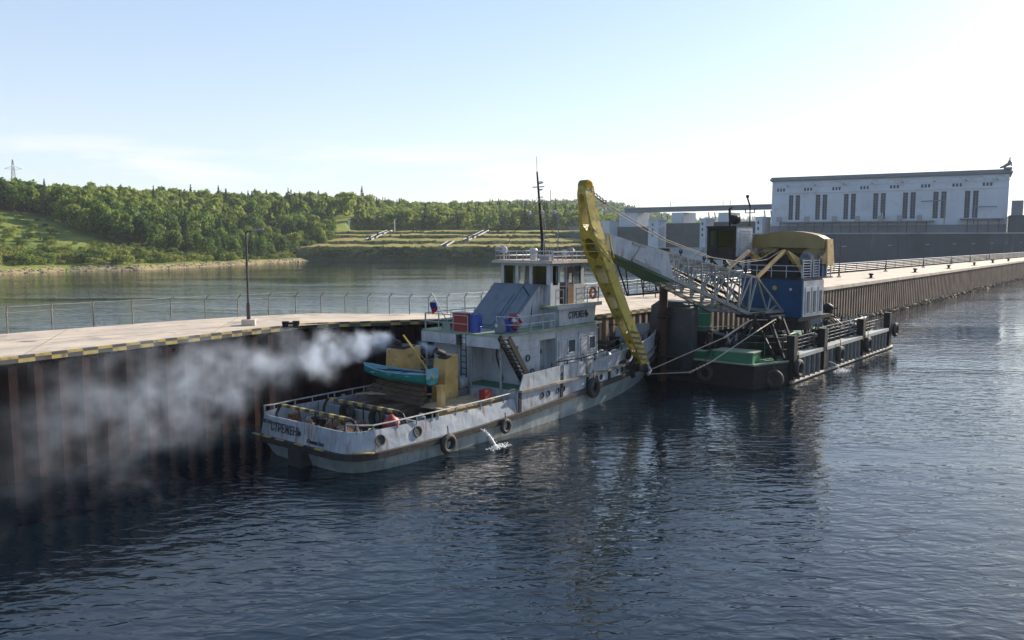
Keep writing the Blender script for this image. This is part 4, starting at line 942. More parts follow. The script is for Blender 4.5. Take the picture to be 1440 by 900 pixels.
for s0, s1 in ((17.15, 17.85), (19.4, 20.0)):
    b = MB(True); b.wall((s0 - .08, 2.601), (1, 0), s1 - s0 + .16, 3.3, 4.16, .05, [(.08, s1 - s0 + .08, 3.38, 4.08)]); w = b.build('window', M_white, tug)
    b = MB(True); b.bx(s0, s1, 2.602, 2.62, 3.38, 4.08); b.build('pane', M_glassd, w)
# upper deck slab, coaming, side fillet
b = MB(True); b.bx(10.6, 20.5, -2.85, 2.85, z1d, z1d + .12); b.build('upper_deck', M_deckg, tug)
b = MB(True); b.wall((10.6, -2.85), (0, 1), 5.7, 4.3, 4.84, .06, [(2.6, 3.1, 4.29, 4.85)]); b.bx(10.66, 12.35, 2.78, 2.84, 4.3, 4.84); b.bx(10.66, 12.35, -2.84, -2.78, 4.3, 4.84); b.build('deck_skirt', M_white, tug)
for (s, p) in ((10.8, 2.7), (10.8, -2.7), (10.8, .6), (10.8, -.4)): b = MB(True); b.tube([(s, p, 1.1), (s, p, 4.84)], .07, 6); b.build('pillar', M_lgrey, tug)
b = MB(True); b.bx(11.2, 12.38, -2.5, .1, 1.1, 4.82); b.build('winch_house', M_white, tug)
b = MB(True)      # ladder stair
for sg in (0, .62): b.bar((10.4, 2.95 + sg, 4.95), (12.5, 2.95 + sg, 2.15), .08, .3)
for k in range(12): f_ = (k + .5) / 12; b.bar((10.4 + 2.1 * f_, 2.95, 4.95 - 2.8 * f_), (10.4 + 2.1 * f_, 3.57, 4.95 - 2.8 * f_), .24, .04)
b.build('ladder', M_dark, tug); b = MB(True)
for sg in (.12, .5): b.bar((10.55, sg, 1.1), (10.55, sg, 4.9), .04)
for k in range(11): b.bar((10.55, .12, 1.4 + k * .33), (10.55, .5, 1.4 + k * .33), .04)
b.build('ladder', M_dark, tug)
# casing with slanted aft face
b = MB(True); zc = z1d + .12
b.prism([(13.1, -1.9, zc), (15.9, -1.9, 7.3), (16.35, -1.9, 7.3), (16.35, -1.9, zc)], (0, 3.3, 0)); b.build('engine_casing', M_white, tug)
b = MB(True); n_ = Vector((-(7.3 - zc), 0, 2.8)).normalized() * .03
def slant(p0, p1, f0, f1, th, m=0):
    a = Vector((13.1, p0, zc)); c = Vector((15.9, p0, 7.3)); q0 = a.lerp(c, f0); q1 = a.lerp(c, f1); nn = Vector((n_.x, 0, n_.z)).normalized() * th; w = Vector((0, p1 - p0, 0))
    b.hexa([q0, q0 + w, q1 + w, q1, q0 + nn, q0 + w + nn, q1 + w + nn, q1 + nn], m)
slant(-1.95, .35, .0, 1.02, .05); slant(.40, 1.42, 0, 1.02, .05); slant(-1.2, .1, .05, .8, .09); slant(.55, 1.25, .1, .75, .09); b.bx(15.85, 16.3, -2.0, 1.7, 7.3, 7.36)
b.build('sloping_hatch', M_grey, tug)
# bridge base block with name
b = MB(True); b.prism([(16.36, -2.3, zc), (20.1, -2.3, zc), (20.3, -2.3, 6.02), (16.36, -2.3, 6.02)], (0, 4.8, 0)); b.build('bridge_base', M_white, tug)
text('СТРЕЖЕНЬ', .56, (18.35, -2.53, 5.5), (R(90), 0, 0), M_ink, tug, 'bridge_lettering', .68)
b = MB(True); b.bx(15.9, 20.5, -2.75, 2.75, 6.02, 6.14); b.build('bridge_wing', M_deckg, tug)
b = MB(True); b.bx(15.88, 20.52, 2.75, 2.8, 5.98, 6.2); b.bx(15.88, 20.52, -2.8, -2.75, 5.98, 6.2); b.build('wing_edge', M_white, tug)
# wheelhouse
wz0, wz1 = 6.14, 8.6; s0w, s1w, pw = 16.42, 19.9, 1.85
b = MB(True)
b.wall((s0w, -pw), (0, 1), 2 * pw, wz0, wz1, -.07, [(.22, 1.1, 7.32, 8.42), (1.32, 2.15, 7.32, 8.42), (2.38, 3.4, 7.3, 8.42)])
b.wall((s1w, -pw), (0, 1), 2 * pw, wz0, wz1, .07, [(.3, 1.2, 7.32, 8.42), (1.4, 2.3, 7.32, 8.42), (2.5, 3.4, 7.32, 8.42)])
for sg in (1, -1): b.wall((s0w + .07, pw * sg), (1, 0), s1w - s0w - .14, wz0, wz1, -.07 * sg, [(.15, .68, 7.3, 8.42), (.85, 1.55, wz0 + .001, 8.35), (1.75, 2.2, 7.3, 8.4), (2.35, 3.1, 7.3, 8.4)])
b.build('wheelhouse_wall', M_white, tug)
for h in [(.22, 1.1, 7.32, 8.42), (2.38, 3.4, 7.3, 8.42)]: b = MB(True); b.bx(s0w + .02, s0w + .035, -pw + h[0], -pw + h[1], h[2], h[3]); b.build('window_pane', M_glass, tug)
for sg in (1, -1):
    for h in [(.15, .68, 7.3, 8.42), (2.35, 3.1, 7.3, 8.4)]: b = MB(True); b.bx(s0w + .07 + h[0], s0w + .07 + h[1], sg * pw - .035 * sg, sg * pw - .02 * sg, h[2], h[3]); b.build('window_pane', M_glass, tug)
for (p0_, p1_) in ((-1.6, -1.05), (.62, 1.5)): b = MB(True); b.bx(s0w + .12, s0w + .16, p0_, p1_, 7.25, 8.5); b.build('curtain', M_curt, tug)
b = MB(True); b.bx(s0w + .3, s0w + .75, pw - .2, pw - .16, 7.25, 8.5); b.build('curtain', M_curt, tug)
b = MB(True); b.wall((18.1, pw + .02), (1, 0), .62, wz0, 8.35, .05, [(.1, .52, 7.2, 7.95)]); b.build('wheelhouse_door', M_brown, tug)
b = MB(True); b.bx(s0w + .1, s1w - .1, -1.75, 1.75, wz0, wz0 + .04); b.bx(18.9, 19.6, -1.2, 1.2, wz0, 7.1); b.bx(17.2, 18.2, -1.7, -1.2, wz0, 6.9); b.build('console', M_brown, tug)
b = MB(True); b.hexa([(16.0, -2.2, 8.6), (20.5, -2.2, 8.6), (20.5, 2.25, 8.6), (16.0, 2.25, 8.6), (16.0, -2.2, 8.74), (20.5, -2.2, 8.74), (20.5, 2.25, 8.74), (16.0, 2.25, 8.74)]); b.build('wheelhouse_roof', M_roof, tug)
b = MB(True); b.bx(15.97, 20.53, -2.24, 2.29, 8.58, 8.66); b.build('roof_edge', M_white, tug)
# rails
def rails(path, h, n, m, par, name='railing', r=.03, posts=None):
    b = MB(True)
    for k in range(n): b.tube([(x, y, z + h * (k + 1) / n) for x, y, z in path], r, 5)
    for i in range(len(path) - 1):
        a = Vector(path[i]); c = Vector(path[i + 1]); kk = max(1, int((c - a).length / 1.0))
        for j in range(kk + 1): q = a.lerp(c, j / kk); b.tube([q, q + Vector((0, 0, h))], r, 5)
    return b.build(name, m, par)
rails([(16.2, -2.1, 8.74), (16.2, 2.1, 8.74)], .55, 2, M_white, tug); rails([(16.3, 2.1, 8.74), (20.3, 2.1, 8.74)], .5, 2, M_white, tug); rails([(20.3, 2.1, 8.74), (20.3, -2.1, 8.74), (16.2, -2.1, 8.74)], .5, 2, M_white, tug)
rails([(17.9, 2.65, 6.14), (20.3, 2.65, 6.14), (20.4, -2.6, 6.14)], .95, 3, M_white, tug); rails([(15.9, 2.6, 6.14), (16.6, 2.65, 6.14)], .95, 2, M_white, tug)
rails([(15.6, 2.75, zc), (12.2, 2.75, zc), (11.9, 1.5, zc)], .85, 2, M_white, tug); rails([(10.7, -2.7, zc), (10.7, .5, zc)], .9, 2, M_lgrey, tug); rails([(10.8, -2.75, zc), (16, -2.75, zc)], .9, 2, M_white, tug)
# mast
mast = MB(True); mast.tube([(18.3, 0, 8.74), (18.15, 0, 9.68)], .14, 8); mast.tube([(18.15, 0, 9.68), (17.55, 0, 14.0)], [.10, .05], 8); mo = mast.build('mast', M_dark, tug)
b = MB(True)
for k in range(9): z = 9.8 + k * .45; s_ = 18.15 - .6 * (z - 9.68) / 4.6; b.bar((s_ + .02, .02, z), (s_ + .02, .28, z), .05)
for z, w in ((13.3, .35), (12.9, .3), (12.2, .4)): b.bar((17.7, 0, z), (17.7, w, z + .05), .07)
b.build('rungs', M_lgrey, mo)
b = MB(True); b.bar((17.9, -1.0, 11.45), (17.9, 1.35, 11.5), .06); b.bar((17.66, -.4, 13.1), (17.66, .45, 13.1), .06); b.build('yard', M_lgrey, mo)
for p in (-.85, 1.05, .15): b = MB(True); b.lathe([(0, 0), (.1, 0), (.1, .12), (.14, .14), (0, .22)], (17.9, p, 11.5), n=8); b.build('lamp', M_white, mo)
b = MB(True); b.tube([(17.55, 0, 14), (17.5, 0, 14.9)], .018, 4); b.tube([(17.9, .75, 11.5), (17.9, .75, 12.9)], .022, 4); b.tube([(17.6, 1.5, 8.74), (17.9, 1.35, 11.5)], .04, 4); b.tube([(17.3, .7, 8.74), (17.3, .7, 10.3)], .04, 5); b.build('antenna', M_lgrey, mo)
for (s_, p_) in ((16.3, -2.1), (16.3, 2.1), (20.3, 0)): b = MB(True); b.tube([(17.75, 0, 12.6), (s_, p_, 8.75)], .012, 4, cap=False); b.build('stay', M_wire, mo)
# roof equipment
b = MB(True); b.lathe([(.2, 0), (.2, .35), (.26, .45), (.26, .6), (.2, .7), (0, .72)], (17.2, .0, 8.74), n=12); b.build('roof_vent', M_white, tug); b = MB(True); b.bx(16.6, 17.1, .9, 1.6, 8.74, 9.06); b.build('roof_box', M_lgrey, tug); b = MB(True); b.lathe([(.05, 0), (.05, .4), (.22, .45), (.22, .75), (.1, .85)], (16.6, -1.8, 8.74), n=10); b.build('antenna_dome', M_white, tug); b = MB(True); b.rb((18.6, 1.4, 9.18), (.3, .35, .35)); b.tube([(18.6, 1.4, 8.74), (18.6, 1.4, 9.18)], .04); b.build('loud_hailer', M_white, tug)
for (s, p) in ((16.5, -2.0), (18.9, 1.7)):
    b = MB(True); b.tube([(s, p, 8.74), (s, p, 9.23)], .035); b.lathe([(0, 0), (.1, .02), (.2, .3), (.21, .34), (0, .32)], (s + .1, p, 9.28), (-1, 0, .1), 12); b.build('search_light', M_lgrey, tug)
for k, (s_, p_, rr_) in enumerate(((2.6, -2.3, .38), (5.0, 2.6, .42), (11.9, -2.0, .3))):
    b = MB(True)
    for j in range(4): b.torus((s_, p_, (1.14 if s_ < 10 else 4.99) + j * .07), (0, 0, 1), rr_ - .03 * (j % 2), .04, 18, 5)
    b.build('rope_coil', M_rope if k != 1 else M_dark, tug)
for (s_, p_, h_) in ((4.6, 3.0, .7), (5.0, -3.0, .8), (9.8, 2.6, .9), (8.0, 2.7, .55)): b = MB(True); b.lathe([(.22, 1.1), (.22, 1.1 + h_), (.14, 1.12 + h_), (.1, 1.25 + h_), (0, 1.26 + h_)], (s_, p_, 0), n=10); b.build('vent_post', M_grey if h_ > .6 else M_red, tug)
for (s_, p_, dx_, dy_, dz_b, m_) in ((11.6, -2.3, .6, .5, .5, M_greenb), (11.0, -1.6, .4, .5, .4, M_lgrey), (15.2, 2.2, .4, .5, .5, M_lgrey), (9.3, 2.5, .5, .4, .5, M_red)): z_b = 4.97 if s_ > 10.5 else 1.8; b = MB(True); b.bx(s_, s_ + dx_, p_, p_ + dy_, z_b, z_b + dz_b); b.build('deck_box', m_, tug)
b = MB(True); b.tube([(12.35, 1.2, 4.7), (12.2, 1.25, 3.6), (12.3, 1.6, 2.4), (11.6, 1.7, 1.2), (10.9, .2, 1.15)], .05, 6); b.build('hose', M_black, tug)
b = MB(True); b.tube([(14.9, 1.0, 8.6 - 1.3), (15.3, 1.36, 6.5), (15.0, 1.45, 5.0)], .04, 5); b.build('cable', M_dark, tug)
for (s_, z_) in ((13.2, 3.5), (13.6, 2.7)): b = MB(True); b.torus((s_, 2.67, z_), (0, 1, 0), .16, .035, 12, 5); b.build('hanging_hose', M_black, tug)
# funnels
def funnel(s0, s1, p0, p1, zb, zt, zt2):
    b = MB(True); b.hexa([(s0, p0, zb), (s1, p0, zb), (s1, p1, zb), (s0, p1, zb), (s0 + .12, p0 + .1, zt), (s1, p0 + .1, zt2), (s1, p1, zt2), (s0 + .12, p1, zt)]); f_ = b.build('funnel', M_yel2, tug)
    b = MB(True); b.bx(s0 + .3, s1 - .2, p0 + .2, p1 - .15, zt - .12, zt + .18); b.tube([(s0 + .5, (p0 + p1) / 2, zt - .1), (s0 + .45, (p0 + p1) / 2, zt + .3), (s0 - .1, (p0 + p1) / 2, zt + .55)], .17, 10); b.build('exhaust_pipe', M_black, f_)
funnel(8.3, 9.35, .05, 1.0, 1.5, 3.75, 4.0); funnel(7.9, 9.3, -3.1, -1.7, 1.1, 4.1, 4.25)
b = MB(True)
b.bx(6.4, 10.6, 2.2, 3.0, 1.08, 1.72); b.build('side_coaming', M_yel2, tug)
b = MB(True); b.bx(6.35, 10.65, 1.2, 3.05, 1.72, 1.80); b.bx(7.4, 10.6, -.3, 1.2, 1.5, 1.58); b.build('plank_cover', M_wood, tug)
b = MB(True); b.bx(6.8, 7.1, 1.9, 2.2, 1.08, 2.75); b.bx(6.75, 7.15, 1.85, 2.25, 2.75, 2.82); b.build('bitt_post', M_yel2, tug)
# winch
wn = MB(True); wn.lathe([(0, -.02), (.95, 0), (.95, .1), (.5, .12), (.5, 1.4), (.95, 1.42), (.95, 1.52), (.3, 1.53), (.3, 1.75), (0, 1.76)], (10.05, -.5, 2.1), (0, -1, 0), 22); w_ = wn.build('tow_winch', M_grey, tug)
b = MB(True); b.bx(9.6, 10.5, .45, .58, 1.1, 2.0); b.bx(9.7, 10.6, 1.55, 2.1, 1.1, 2.2); b.lathe([(.3, 0), (.34, .1), (.34, .5), (.2, .6), (0, .62)], (10.2, .6, 2.4), (-1, .2, 0), 14); b.build('gearbox', M_lgrey, w_)
b = MB(True); b.tube([(9.7, -.9, 2.1), (8.9, -.5, 1.7), (9.3, 1.0, 1.75), (9.7, .3, 2.2)], .06, 6); b.build('tow_rope', M_black, w_)
# aft stacked timber, derrick, post
b = MB(True)
for k in range(7): b.bx(5.2 + (k % 2) * .1, 8.0, -3.3 + k * .62, -2.85 + k * .62, 1.1, 1.55 + (k % 3) * .1)
for k in range(5): b.rb((6.4 + .2 * k, -.9, 1.9 + .2 * k), (.24, 4.6 - .3 * k, .17), R(2 + k))
b.build('timber_rack', M_timber, tug)
b = MB(True); 
for k in range(6): b.rb((6.0 + k * .35, -2.5 + k * .5, 2.02), (.9, .25, .05), R(30 + 8 * k), mi=0)
b.build('loose_planks', M_wood, tug)
b = MB(True)
for k in range(26): b.rb((rnd.uniform(.7, 2.9), rnd.uniform(-2.8, 3.0), 1.13 + k * .012), (rnd.uniform(.8, 1.9), rnd.uniform(.12, .3), .04), rnd.uniform(-.5, .5) + (1.57 if rnd.random() < .6 else 0))
b.build('deck_boards', M_wood, tug)
b = MB(True)
for k in range(16): b.rb((rnd.uniform(.5, 2.6), rnd.uniform(-3, 2.9), 1.4 + rnd.random() * .25), (rnd.uniform(.15, .5), rnd.uniform(.15, .4), rnd.uniform(.15, .5)), rnd.random(), rnd.random(), rnd.random())
b.build('deck_fittings', M_rust, tug); b = MB(True); b.lathe([(.16, 0), (.14, .5), (.22, .55), (.22, .65), (0, .66)], (1.7, -1.0, 1.1), n=10); b.build('bollard', M_dark, tug); b = MB(True); b.lathe([(.16, 0), (.14, .5), (.22, .55), (.22, .65), (0, .66)], (1.7, -.5, 1.1), n=10); b.build('bollard', M_dark, tug); b = MB(True); b.lathe([(.16, 0), (.14, .5), (.22, .55), (.22, .65), (0, .66)], (1.9, 2.2, 1.1), n=10)
b.build('bollard', M_dark, tug)
for s_, p_ in ((2.1, 1.1), (1.3, -2.6)): b = MB(True); b.bx(s_, s_ + .5, p_, p_ + .35, 1.1, 1.75); b.build('deck_locker', M_rust, tug)
b = MB(True); b.bx(3.9, 4.0, -3.6, 3.6, 1.1, 1.75); b.build('deck_bulkhead', M_hulll, tug)
dk = MB(True); dk.tube([(7.0, .9, 1.9), (7.0, .9, 4.0)], .08, 8); d_ = dk.build('derrick_post', M_rust, tug)
b = MB(True); a_ = A(610, 533, 39.6); c_ = A(567, 471, 39.0); la = T.l(a_.x, a_.y); lc = T.l(c_.x, c_.y); b.tube([(la[0], la[1], a_.z), (lc[0], lc[1], c_.z)], .05, 6); b.build('derrick_boom', M_yel, d_)
b = MB(True); b.tube([(lc[0], lc[1], c_.z), (7.0, .9, 4.0), (9.0, 1.1, 4.8)], .015, 4); b.build('stay', M_wire, d_)
# flag
b = MB(True); b.tube([(10.75, -.6, 4.9), (9.6, -1.1, 7.1)], .03, 5); fl = b.build('flag_staff', M_lgrey, tug)
M_flag = bpy.data.materials.new('tricolour_cloth'); M_flag.use_nodes = True; n = M_flag.node_tree.nodes; l = M_flag.node_tree.links
uvn = n.new('ShaderNodeTexCoord'); sp_ = n.new('ShaderNodeSeparateXYZ'); rr = n.new('ShaderNodeValToRGB'); rr.color_ramp.interpolation = 'CONSTANT'; rr.color_ramp.elements[0].color = (.35, .02, .02, 1); rr.color_ramp.elements[1].position = .333; rr.color_ramp.elements[1].color = (.01, .02, .2, 1)
e = rr.color_ramp.elements.new(.666); e.color = (.7, .7, .7, 1); l.new(uvn.outputs['Generated'], sp_.inputs[0]); l.new(sp_.outputs[2], rr.inputs[0]); l.new(rr.outputs[0], n['Principled BSDF'].inputs['Base Color'])
b = MB(True); V = []; Fc = []
for i in range(7):
    for j in range(5): u = i / 6; w = j / 4; V.append((9.7 + .25 * (1 - w) + .05 * u, -1.05 + .12 * math.sin(u * 5) - .75 * u * .35 , 6.95 - .62 * (1 - w) - .45 * u))
for i in range(6):
    for j in range(4): Fc.append((i * 5 + j, i * 5 + j + 1, (i + 1) * 5 + j + 1, (i + 1) * 5 + j))
b.add(V, Fc); b.build('flag', M_flag, fl)
# anchor windlass and bow fittings, vents
b = MB(True); b.bx(24.2, 25.6, -.9, .9, 2.25, 2.9); b.lathe([(.35, -1.3), (.35, -1.2), (.2, -1.15), (.2, 1.15), (.35, 1.2), (.35, 1.3)], (24.9, 0, 2.95), (0, 1, 0), 14); b.build('windlass', M_dark, tug)
b = MB(True)
for p in (-1.2, -.7, .7, 1.2): b.lathe([(.16, 0), (.14, .55), (.22, .6), (.22, .7), (0, .71)], (28.2, p, 2.3), n=10)
for p in (-3.0, 3.0): b.lathe([(.14, 0), (.12, .45), (.2, .5), (0, .56)], (23.2, p * .95, 2.25), n=10); b.lathe([(.14, 0), (.12, .45), (.2, .5), (0, .56)], (23.8, p * .95, 2.25), n=10)
b.build('bitts', M_dark, tug)
b = MB(True); b.bx(21.0, 23.0, -1.6, .6, 2.2, 2.75); b.build('cargo_hatch', M_orange, tug)
b = MB(True); b.bx(21.2, 22.8, .7, 1.3, 2.2, 2.35); b.tube([(21.0, 1.6, 2.3), (24, 1.5, 2.35)], .12); b.build('pipe_bundle', M_orange, tug)
def tug_thing(name, s, p, z, label, cat, group=None, rz=0):
    return empty(name, T.w(s, p, z), R(51.5) + rz, label, cat, group)
# things on the tug --------------------------------------------------
def tyre(loc, axis_rz, r, label, group, w=.32):
    t = empty('fender_tyre', loc, axis_rz, label, 'tyre', group); b = MB(); b.torus((0, 0, 0), (0, 1, 0), r * .72, r * .28, 22, 8); b.build('tyre', M_black, t, smooth=True)
    b = MB(); b.tube([(0, 0, r * .7), (0, .05, r * 1.7)], .03, 5); b.build('hanging_rope', M_wire, t); return t
for s, z, r, lb in ((17.73, 1.35, .62, 'largest black tyre fender hanging amidships on the tug side'), (9.45, .62, .40, 'small tyre fender hanging below the tug deckhouse step'), (5.25, .55, .5, 'black tyre fender near the stern quarter of the tug')):
    tyre(T.w(s, ip(s, deckL) + .25, z), R(51.5), r, lb, 'tyres on the tug side')
tyre(T.w(29.5, 1.9, 2.7), R(51.5 - 40), .55, 'tyre fender at the bow of the tug', 'tyres on the tug side')
for (s, p, r, lb) in ((4.25, -1.2, .52, 'big tyre leaning on the tug aft deck, left of the other'), (4.3, .9, .52, 'big tyre leaning on the tug aft deck, beside the red buoy')):
    t = empty('spare_tyre', T.w(s - .55, p, 1.6), R(51.5 + 90), lb, 'tyre', 'tyres on the aft deck'); b = MB(); b.torus((0, 0, 0), (0, 1, .15), r * .72, r * .28, 20, 8); b.build('tyre', M_black, t, smooth=True)
b = MB(); b.lathe([(0, -.42), (.25, -.36), (.4, -.15), (.42, .05), (.34, .28), (.15, .4), (.06, .5), (0, .5)], n=14); q = b.build('mooring_buoy', M_red, smooth=True); q.location = T.w(3.4, 2.3, 1.52); tag(q, 'round dark red buoy lying on the tug aft deck', 'buoy')
# rowing boat
bo = T.w(6.9, -1.0, 2.78); bo.z -= .12; rb = empty('rowing_boat', bo, R(51.5 - 90 + 4), 'teal rowing boat with pale blue inside lying across the tug aft deck', 'rowing boat')
Lb = 4.7; ns = 15; V = []; Fc = []; nsec = 9
for i in range(ns):
    t_ = i / (ns - 1); x = -Lb / 2 + Lb * t_; w = .60 * (math.sin(math.pi * min(1, (t_ * .86 + .02))) ** .6 if t_ > 0 else .0) ; w = max(.02, w); w = w if t_ < .85 else max(w, .5)
    zt = .54 + .12 * (2 * t_ - 1) ** 2 + (.10 * (1 - t_) ** 3); zb = .06 + .30 * (1 - t_) ** 4
    for k in range(nsec):
        a = math.pi * k / (nsec - 1); V.append((x, -w * math.cos(a), zt - (zt - zb) * math.sin(a) ** .55))
for i in range(ns - 1):
    for k in range(nsec - 1): Fc.append((i * nsec + k, (i + 1) * nsec + k, (i + 1) * nsec + k + 1, i * nsec + k + 1))
Fc.append(tuple(range((ns - 1) * nsec, ns * nsec)))
b = MB(); b.add(V, Fc); b.build('hull', M_teal, rb, smooth=True)
V2 = []
for i, v_ in enumerate(V): V2.append((v_[0] * .965, v_[1] * .93, v_[2] + .035 if v_[2] < .5 else v_[2] - .004))
b = MB(); b.add(V2, [q[::-1] for q in Fc[:-1]]); b.build('inner_lining', M_tealin, rb, smooth=True)
b = MB()
for sg in (0, nsec - 1): b.tube([Vector(V[i * nsec + sg]) + Vector((0, 0, .02)) for i in range(ns)], .035, 6)
b.build('gunwale', M_tealin, rb)
for x in (-1.2, 0, 1.2): b = MB(); b.bx(x - .12, x + .12, -.62, .62, .46, .5); b.build('thwart', M_tealin, rb)
b = MB(); b.tube([(-1.4, -.2, .58), (1.5, .1, .62)], .03, 5); b.rb((1.6, .1, .62), (.5, .14, .03)); b.tube([(-.8, .15, .6), (1.2, -.25, .68)], .025, 5); b.build('oars', M_dark, rb)
b = MB(); b.bx(2.3, 2.36, -.45, .45, .4, .9); b.build('transom_board', M_tealin, rb)
# boxes and barrels on upper deck of tug
def box_t(name, s, p, z, size, m, label, cat, lid=None):
    e = tug_thing(name, s, p, z, label, cat); b = MB(); b.bx(-size[0] / 2, size[0] / 2, -size[1] / 2, size[1] / 2, 0, size[2]); b.build('body', m, e)
    b = MB(); b.bx(-size[0] / 2 - .03, size[0] / 2 + .03, -size[1] / 2 - .03, size[1] / 2 + .03, size[2], size[2] + .06); b.build('lid', lid or m, e); return e
box_t('storage_box', 11.3, -.35, zc, (.6, 1.1, .95), M_red, 'dark red box on the tug upper deck beside the blue barrel', 'box')
def barrel(loc, r, h, m, label, cat='barrel', name='barrel'):
    e = empty(name, loc, 0, label, cat); b = MB(); b.lathe([(0, 0), (r, 0), (r, h * .3), (r * 1.04, h * .32), (r, h * .34), (r, h * .64), (r * 1.04, h * .66), (r, h * .68), (r, h), (r * .9, h), (r * .9, h - .03), (0, h - .03)], n=16); b.build('drum', m, e, smooth=False)
    b = MB(); b.lathe([(.05, h - .03), (.05, h + .02), (0, h + .02)], (r * .5, 0, 0), n=8); b.build('bung', M_dark, e); return e
barrel(T.w(11.2, .65, zc), .34, 1.0, M_blubar, 'tall blue barrel on the tug upper deck beside the red box')
barrel(T.w(12.6, 1.9, zc), .34, .7, M_blubar, 'blue tub behind the gas bottle on the tug upper deck', 'tub')
e = tug_thing('gas_bottle', 11.5, 2.1, zc, 'grey gas bottle with white diamond mark on the upper deck edge', 'gas bottle'); b = MB(); b.lathe([(0, 0), (.28, 0), (.3, .1), (.3, .5), (.22, .68), (.08, .75), (.08, .85), (0, .86)], n=14); b.build('cylinder', M_grey, e, smooth=True); b = MB(); b.rb((-.305, .02, .45), (.01, .16, .16), 0, R(45)); b.build('hazard_label', M_bldg, e)
e = tug_thing('folded_tarpaulin', 12.6, 2.35, zc, 'crumpled red and white cloth bundle at the rail beside the blue tub', 'cloth bundle'); b = MB()
for k in range(7): b.rb((rnd.uniform(-.25, .25), rnd.uniform(-.2, .2), .25 + k * .1), (.4, .3, .2), rnd.random() * 3, rnd.random(), rnd.random(), mi=k % 2)
b.build('cloth', [M_red, M_bldg], e)
e = tug_thing('life_ring', 19.6, 2.72, 6.75, 'orange red lifebuoy with pale bands hung on the bridge wing rail', 'lifebuoy'); b = MB(); b.torus((0, 0, 0), (0, 1, 0), .3, .08, 24, 8); b.build('ring', M_orange, e, smooth=True); b = MB()
for k in range(4): a = k * math.pi / 2 + .78; b.torus((.3 * math.cos(a), 0, .3 * math.sin(a)), (-math.sin(a), 0, math.cos(a)), .085, .012, 10, 5)
b.build('band', M_bldg, e)
e = tug_thing('life_ring', 16.0, -2.0, 6.9, 'orange lifebuoy peeking out left of the slanted casing', 'lifebuoy', rz=R(90)); b = MB(); b.torus((0, 0, 0), (0, 1, 0), .3, .08, 24, 8); b.build('ring', M_orange, e, smooth=True)
e = tug_thing('fabric_cover', 22.0, 1.9, 2.25, 'grey tarpaulin heap on the tug foredeck beside the orange hatch', 'tarpaulin'); b = MB()
for k in range(9): b.lathe([(.42, -.1), (.4, .25), (.28, .5), (.1, .62), (0, .63)], (rnd.uniform(-1, 1), rnd.uniform(-.5, .5), rnd.uniform(0, .15)), (rnd.uniform(-.2, .2), rnd.uniform(-.2, .2), 1), 9)
b.build('cover', M_lgrey, e, smooth=True)
# cooling water jet
j0 = T.w(7.6, 3.95, 1.0); b = MB(); P = []
for k in range(12):
    t_ = k / 11; q = T.w(7.6 + .25 * t_, 3.95 + .95 * t_, .8 - .9 * t_ * t_); P.append(q - j0)
b.tube(P, [.02 + .03 * k / 11 for k in range(12)], 6)
for k in range(90): q = P[rnd.randrange(3, 12)] + Vector((rnd.gauss(0, .05), rnd.gauss(0, .05), rnd.gauss(0, .05))); w_ = rnd.uniform(.01, .04); b.rb(q, (w_, w_, w_), rnd.random(), rnd.random())
for k in range(130): a = rnd.random() * 6.28; r = rnd.random() ** .8 * .75; q = T.w(7.95 + r * math.cos(a) * 1.2, 4.95 + r * math.sin(a) * .5, rnd.uniform(0, .03)) - j0; b.rb(q, (rnd.uniform(.02, .09), rnd.uniform(.02, .07), .02), rnd.random() * 3)
M_foam = mat('white_water_foam', (.8, .82, .84), .4, (.7, .72, .75), 8, bump=.4, bscale=20)
q = b.build('water_jet', M_foam); q.location = j0; tag(q, 'white cooling water jet splashing from the tug side', 'water jet')
# ---------------------------------------------------------------- dredger barge
B = Fr((11, 53), 50)
barge = empty('dredger_pontoon', (11, 53, 0), R(50), 'dark green decked dredger pontoon moored ahead of the tug', 'barge')
dz_ = 1.6
out_ = [(3.2, -5), (3.2, 4.0), (6.4, 5.0), (31.3, 5.0), (31.3, -5.0)]
b = MB(True); b.prism([(s, p, -1.0) for s, p in out_], (0, 0, 1.0 + dz_ - .06)); b.build('hull', M_dark, barge)
b = MB(True); b.prism([(s + (.06 if s < 10 else -.06), p * .99, dz_ - .06) for s, p in out_], (0, 0, .08)); b.build('deck', M_green, barge)
b = MB(True); P = [(3.15, -1.2, dz_ + .03), (3.15, 4.0, dz_ + .03), (6.4, 5.05, dz_ + .03)]; b.tube(P, .07, 6); b.build('deck_edge', M_deckg, barge)
for k, (s0, s1) in enumerate(((7.5, 12.5), (13.3, 21.9), (22.7, 29.5))):
    b = MB(True); b.bx(s0, s1, 4.45, 5.25, 1.86, 1.96); b.bx(s0, s1, 5.22, 5.34, 1.72, 1.97); b.build('side_walkway', M_glacis, barge)
    b = MB(True); n = int((s1 - s0) / .95)
    for j in range(n): c = s0 + .45 + j * (s1 - s0) / n; b.lathe([(.27, 0), (.27, 1.55)], (c, 5.06, .22), n=10)
    b.build('side_fender_tubes', M_tube, barge)
b = MB(True); b.tube([(6.6, 5.2, .14), (31.2, 5.2, .14)], .13, 8); b.build('waterline_rail', M_worn2, barge)
for s in (6.9, 12.95, 22.25, 30.0):
    b = MB(True); b.bx(s - .12, s + .55, 4.75, 5.3, .3, 3.35); b.build('side_post', M_dark, barge)
for k, (s0, s1) in enumerate(((7.7, 12.6), (13.6, 22.0), (22.9, 29.8))):
    b = MB(True); nr = (4, 5, 3)[k]
    for j in range(nr): b.tube([(s0, 4.6, 2.0 + (j + 1) * .26), (s1, 4.6, 2.0 + (j + 1) * .26)], .035, 5)
    for s in np.linspace(s0, s1, 5 if k != 1 else 8): b.tube([(s, 4.6, 1.96), (s, 4.6, 2.0 + nr * .26)], .04, 5)
    b.build('railing', M_tube, barge)
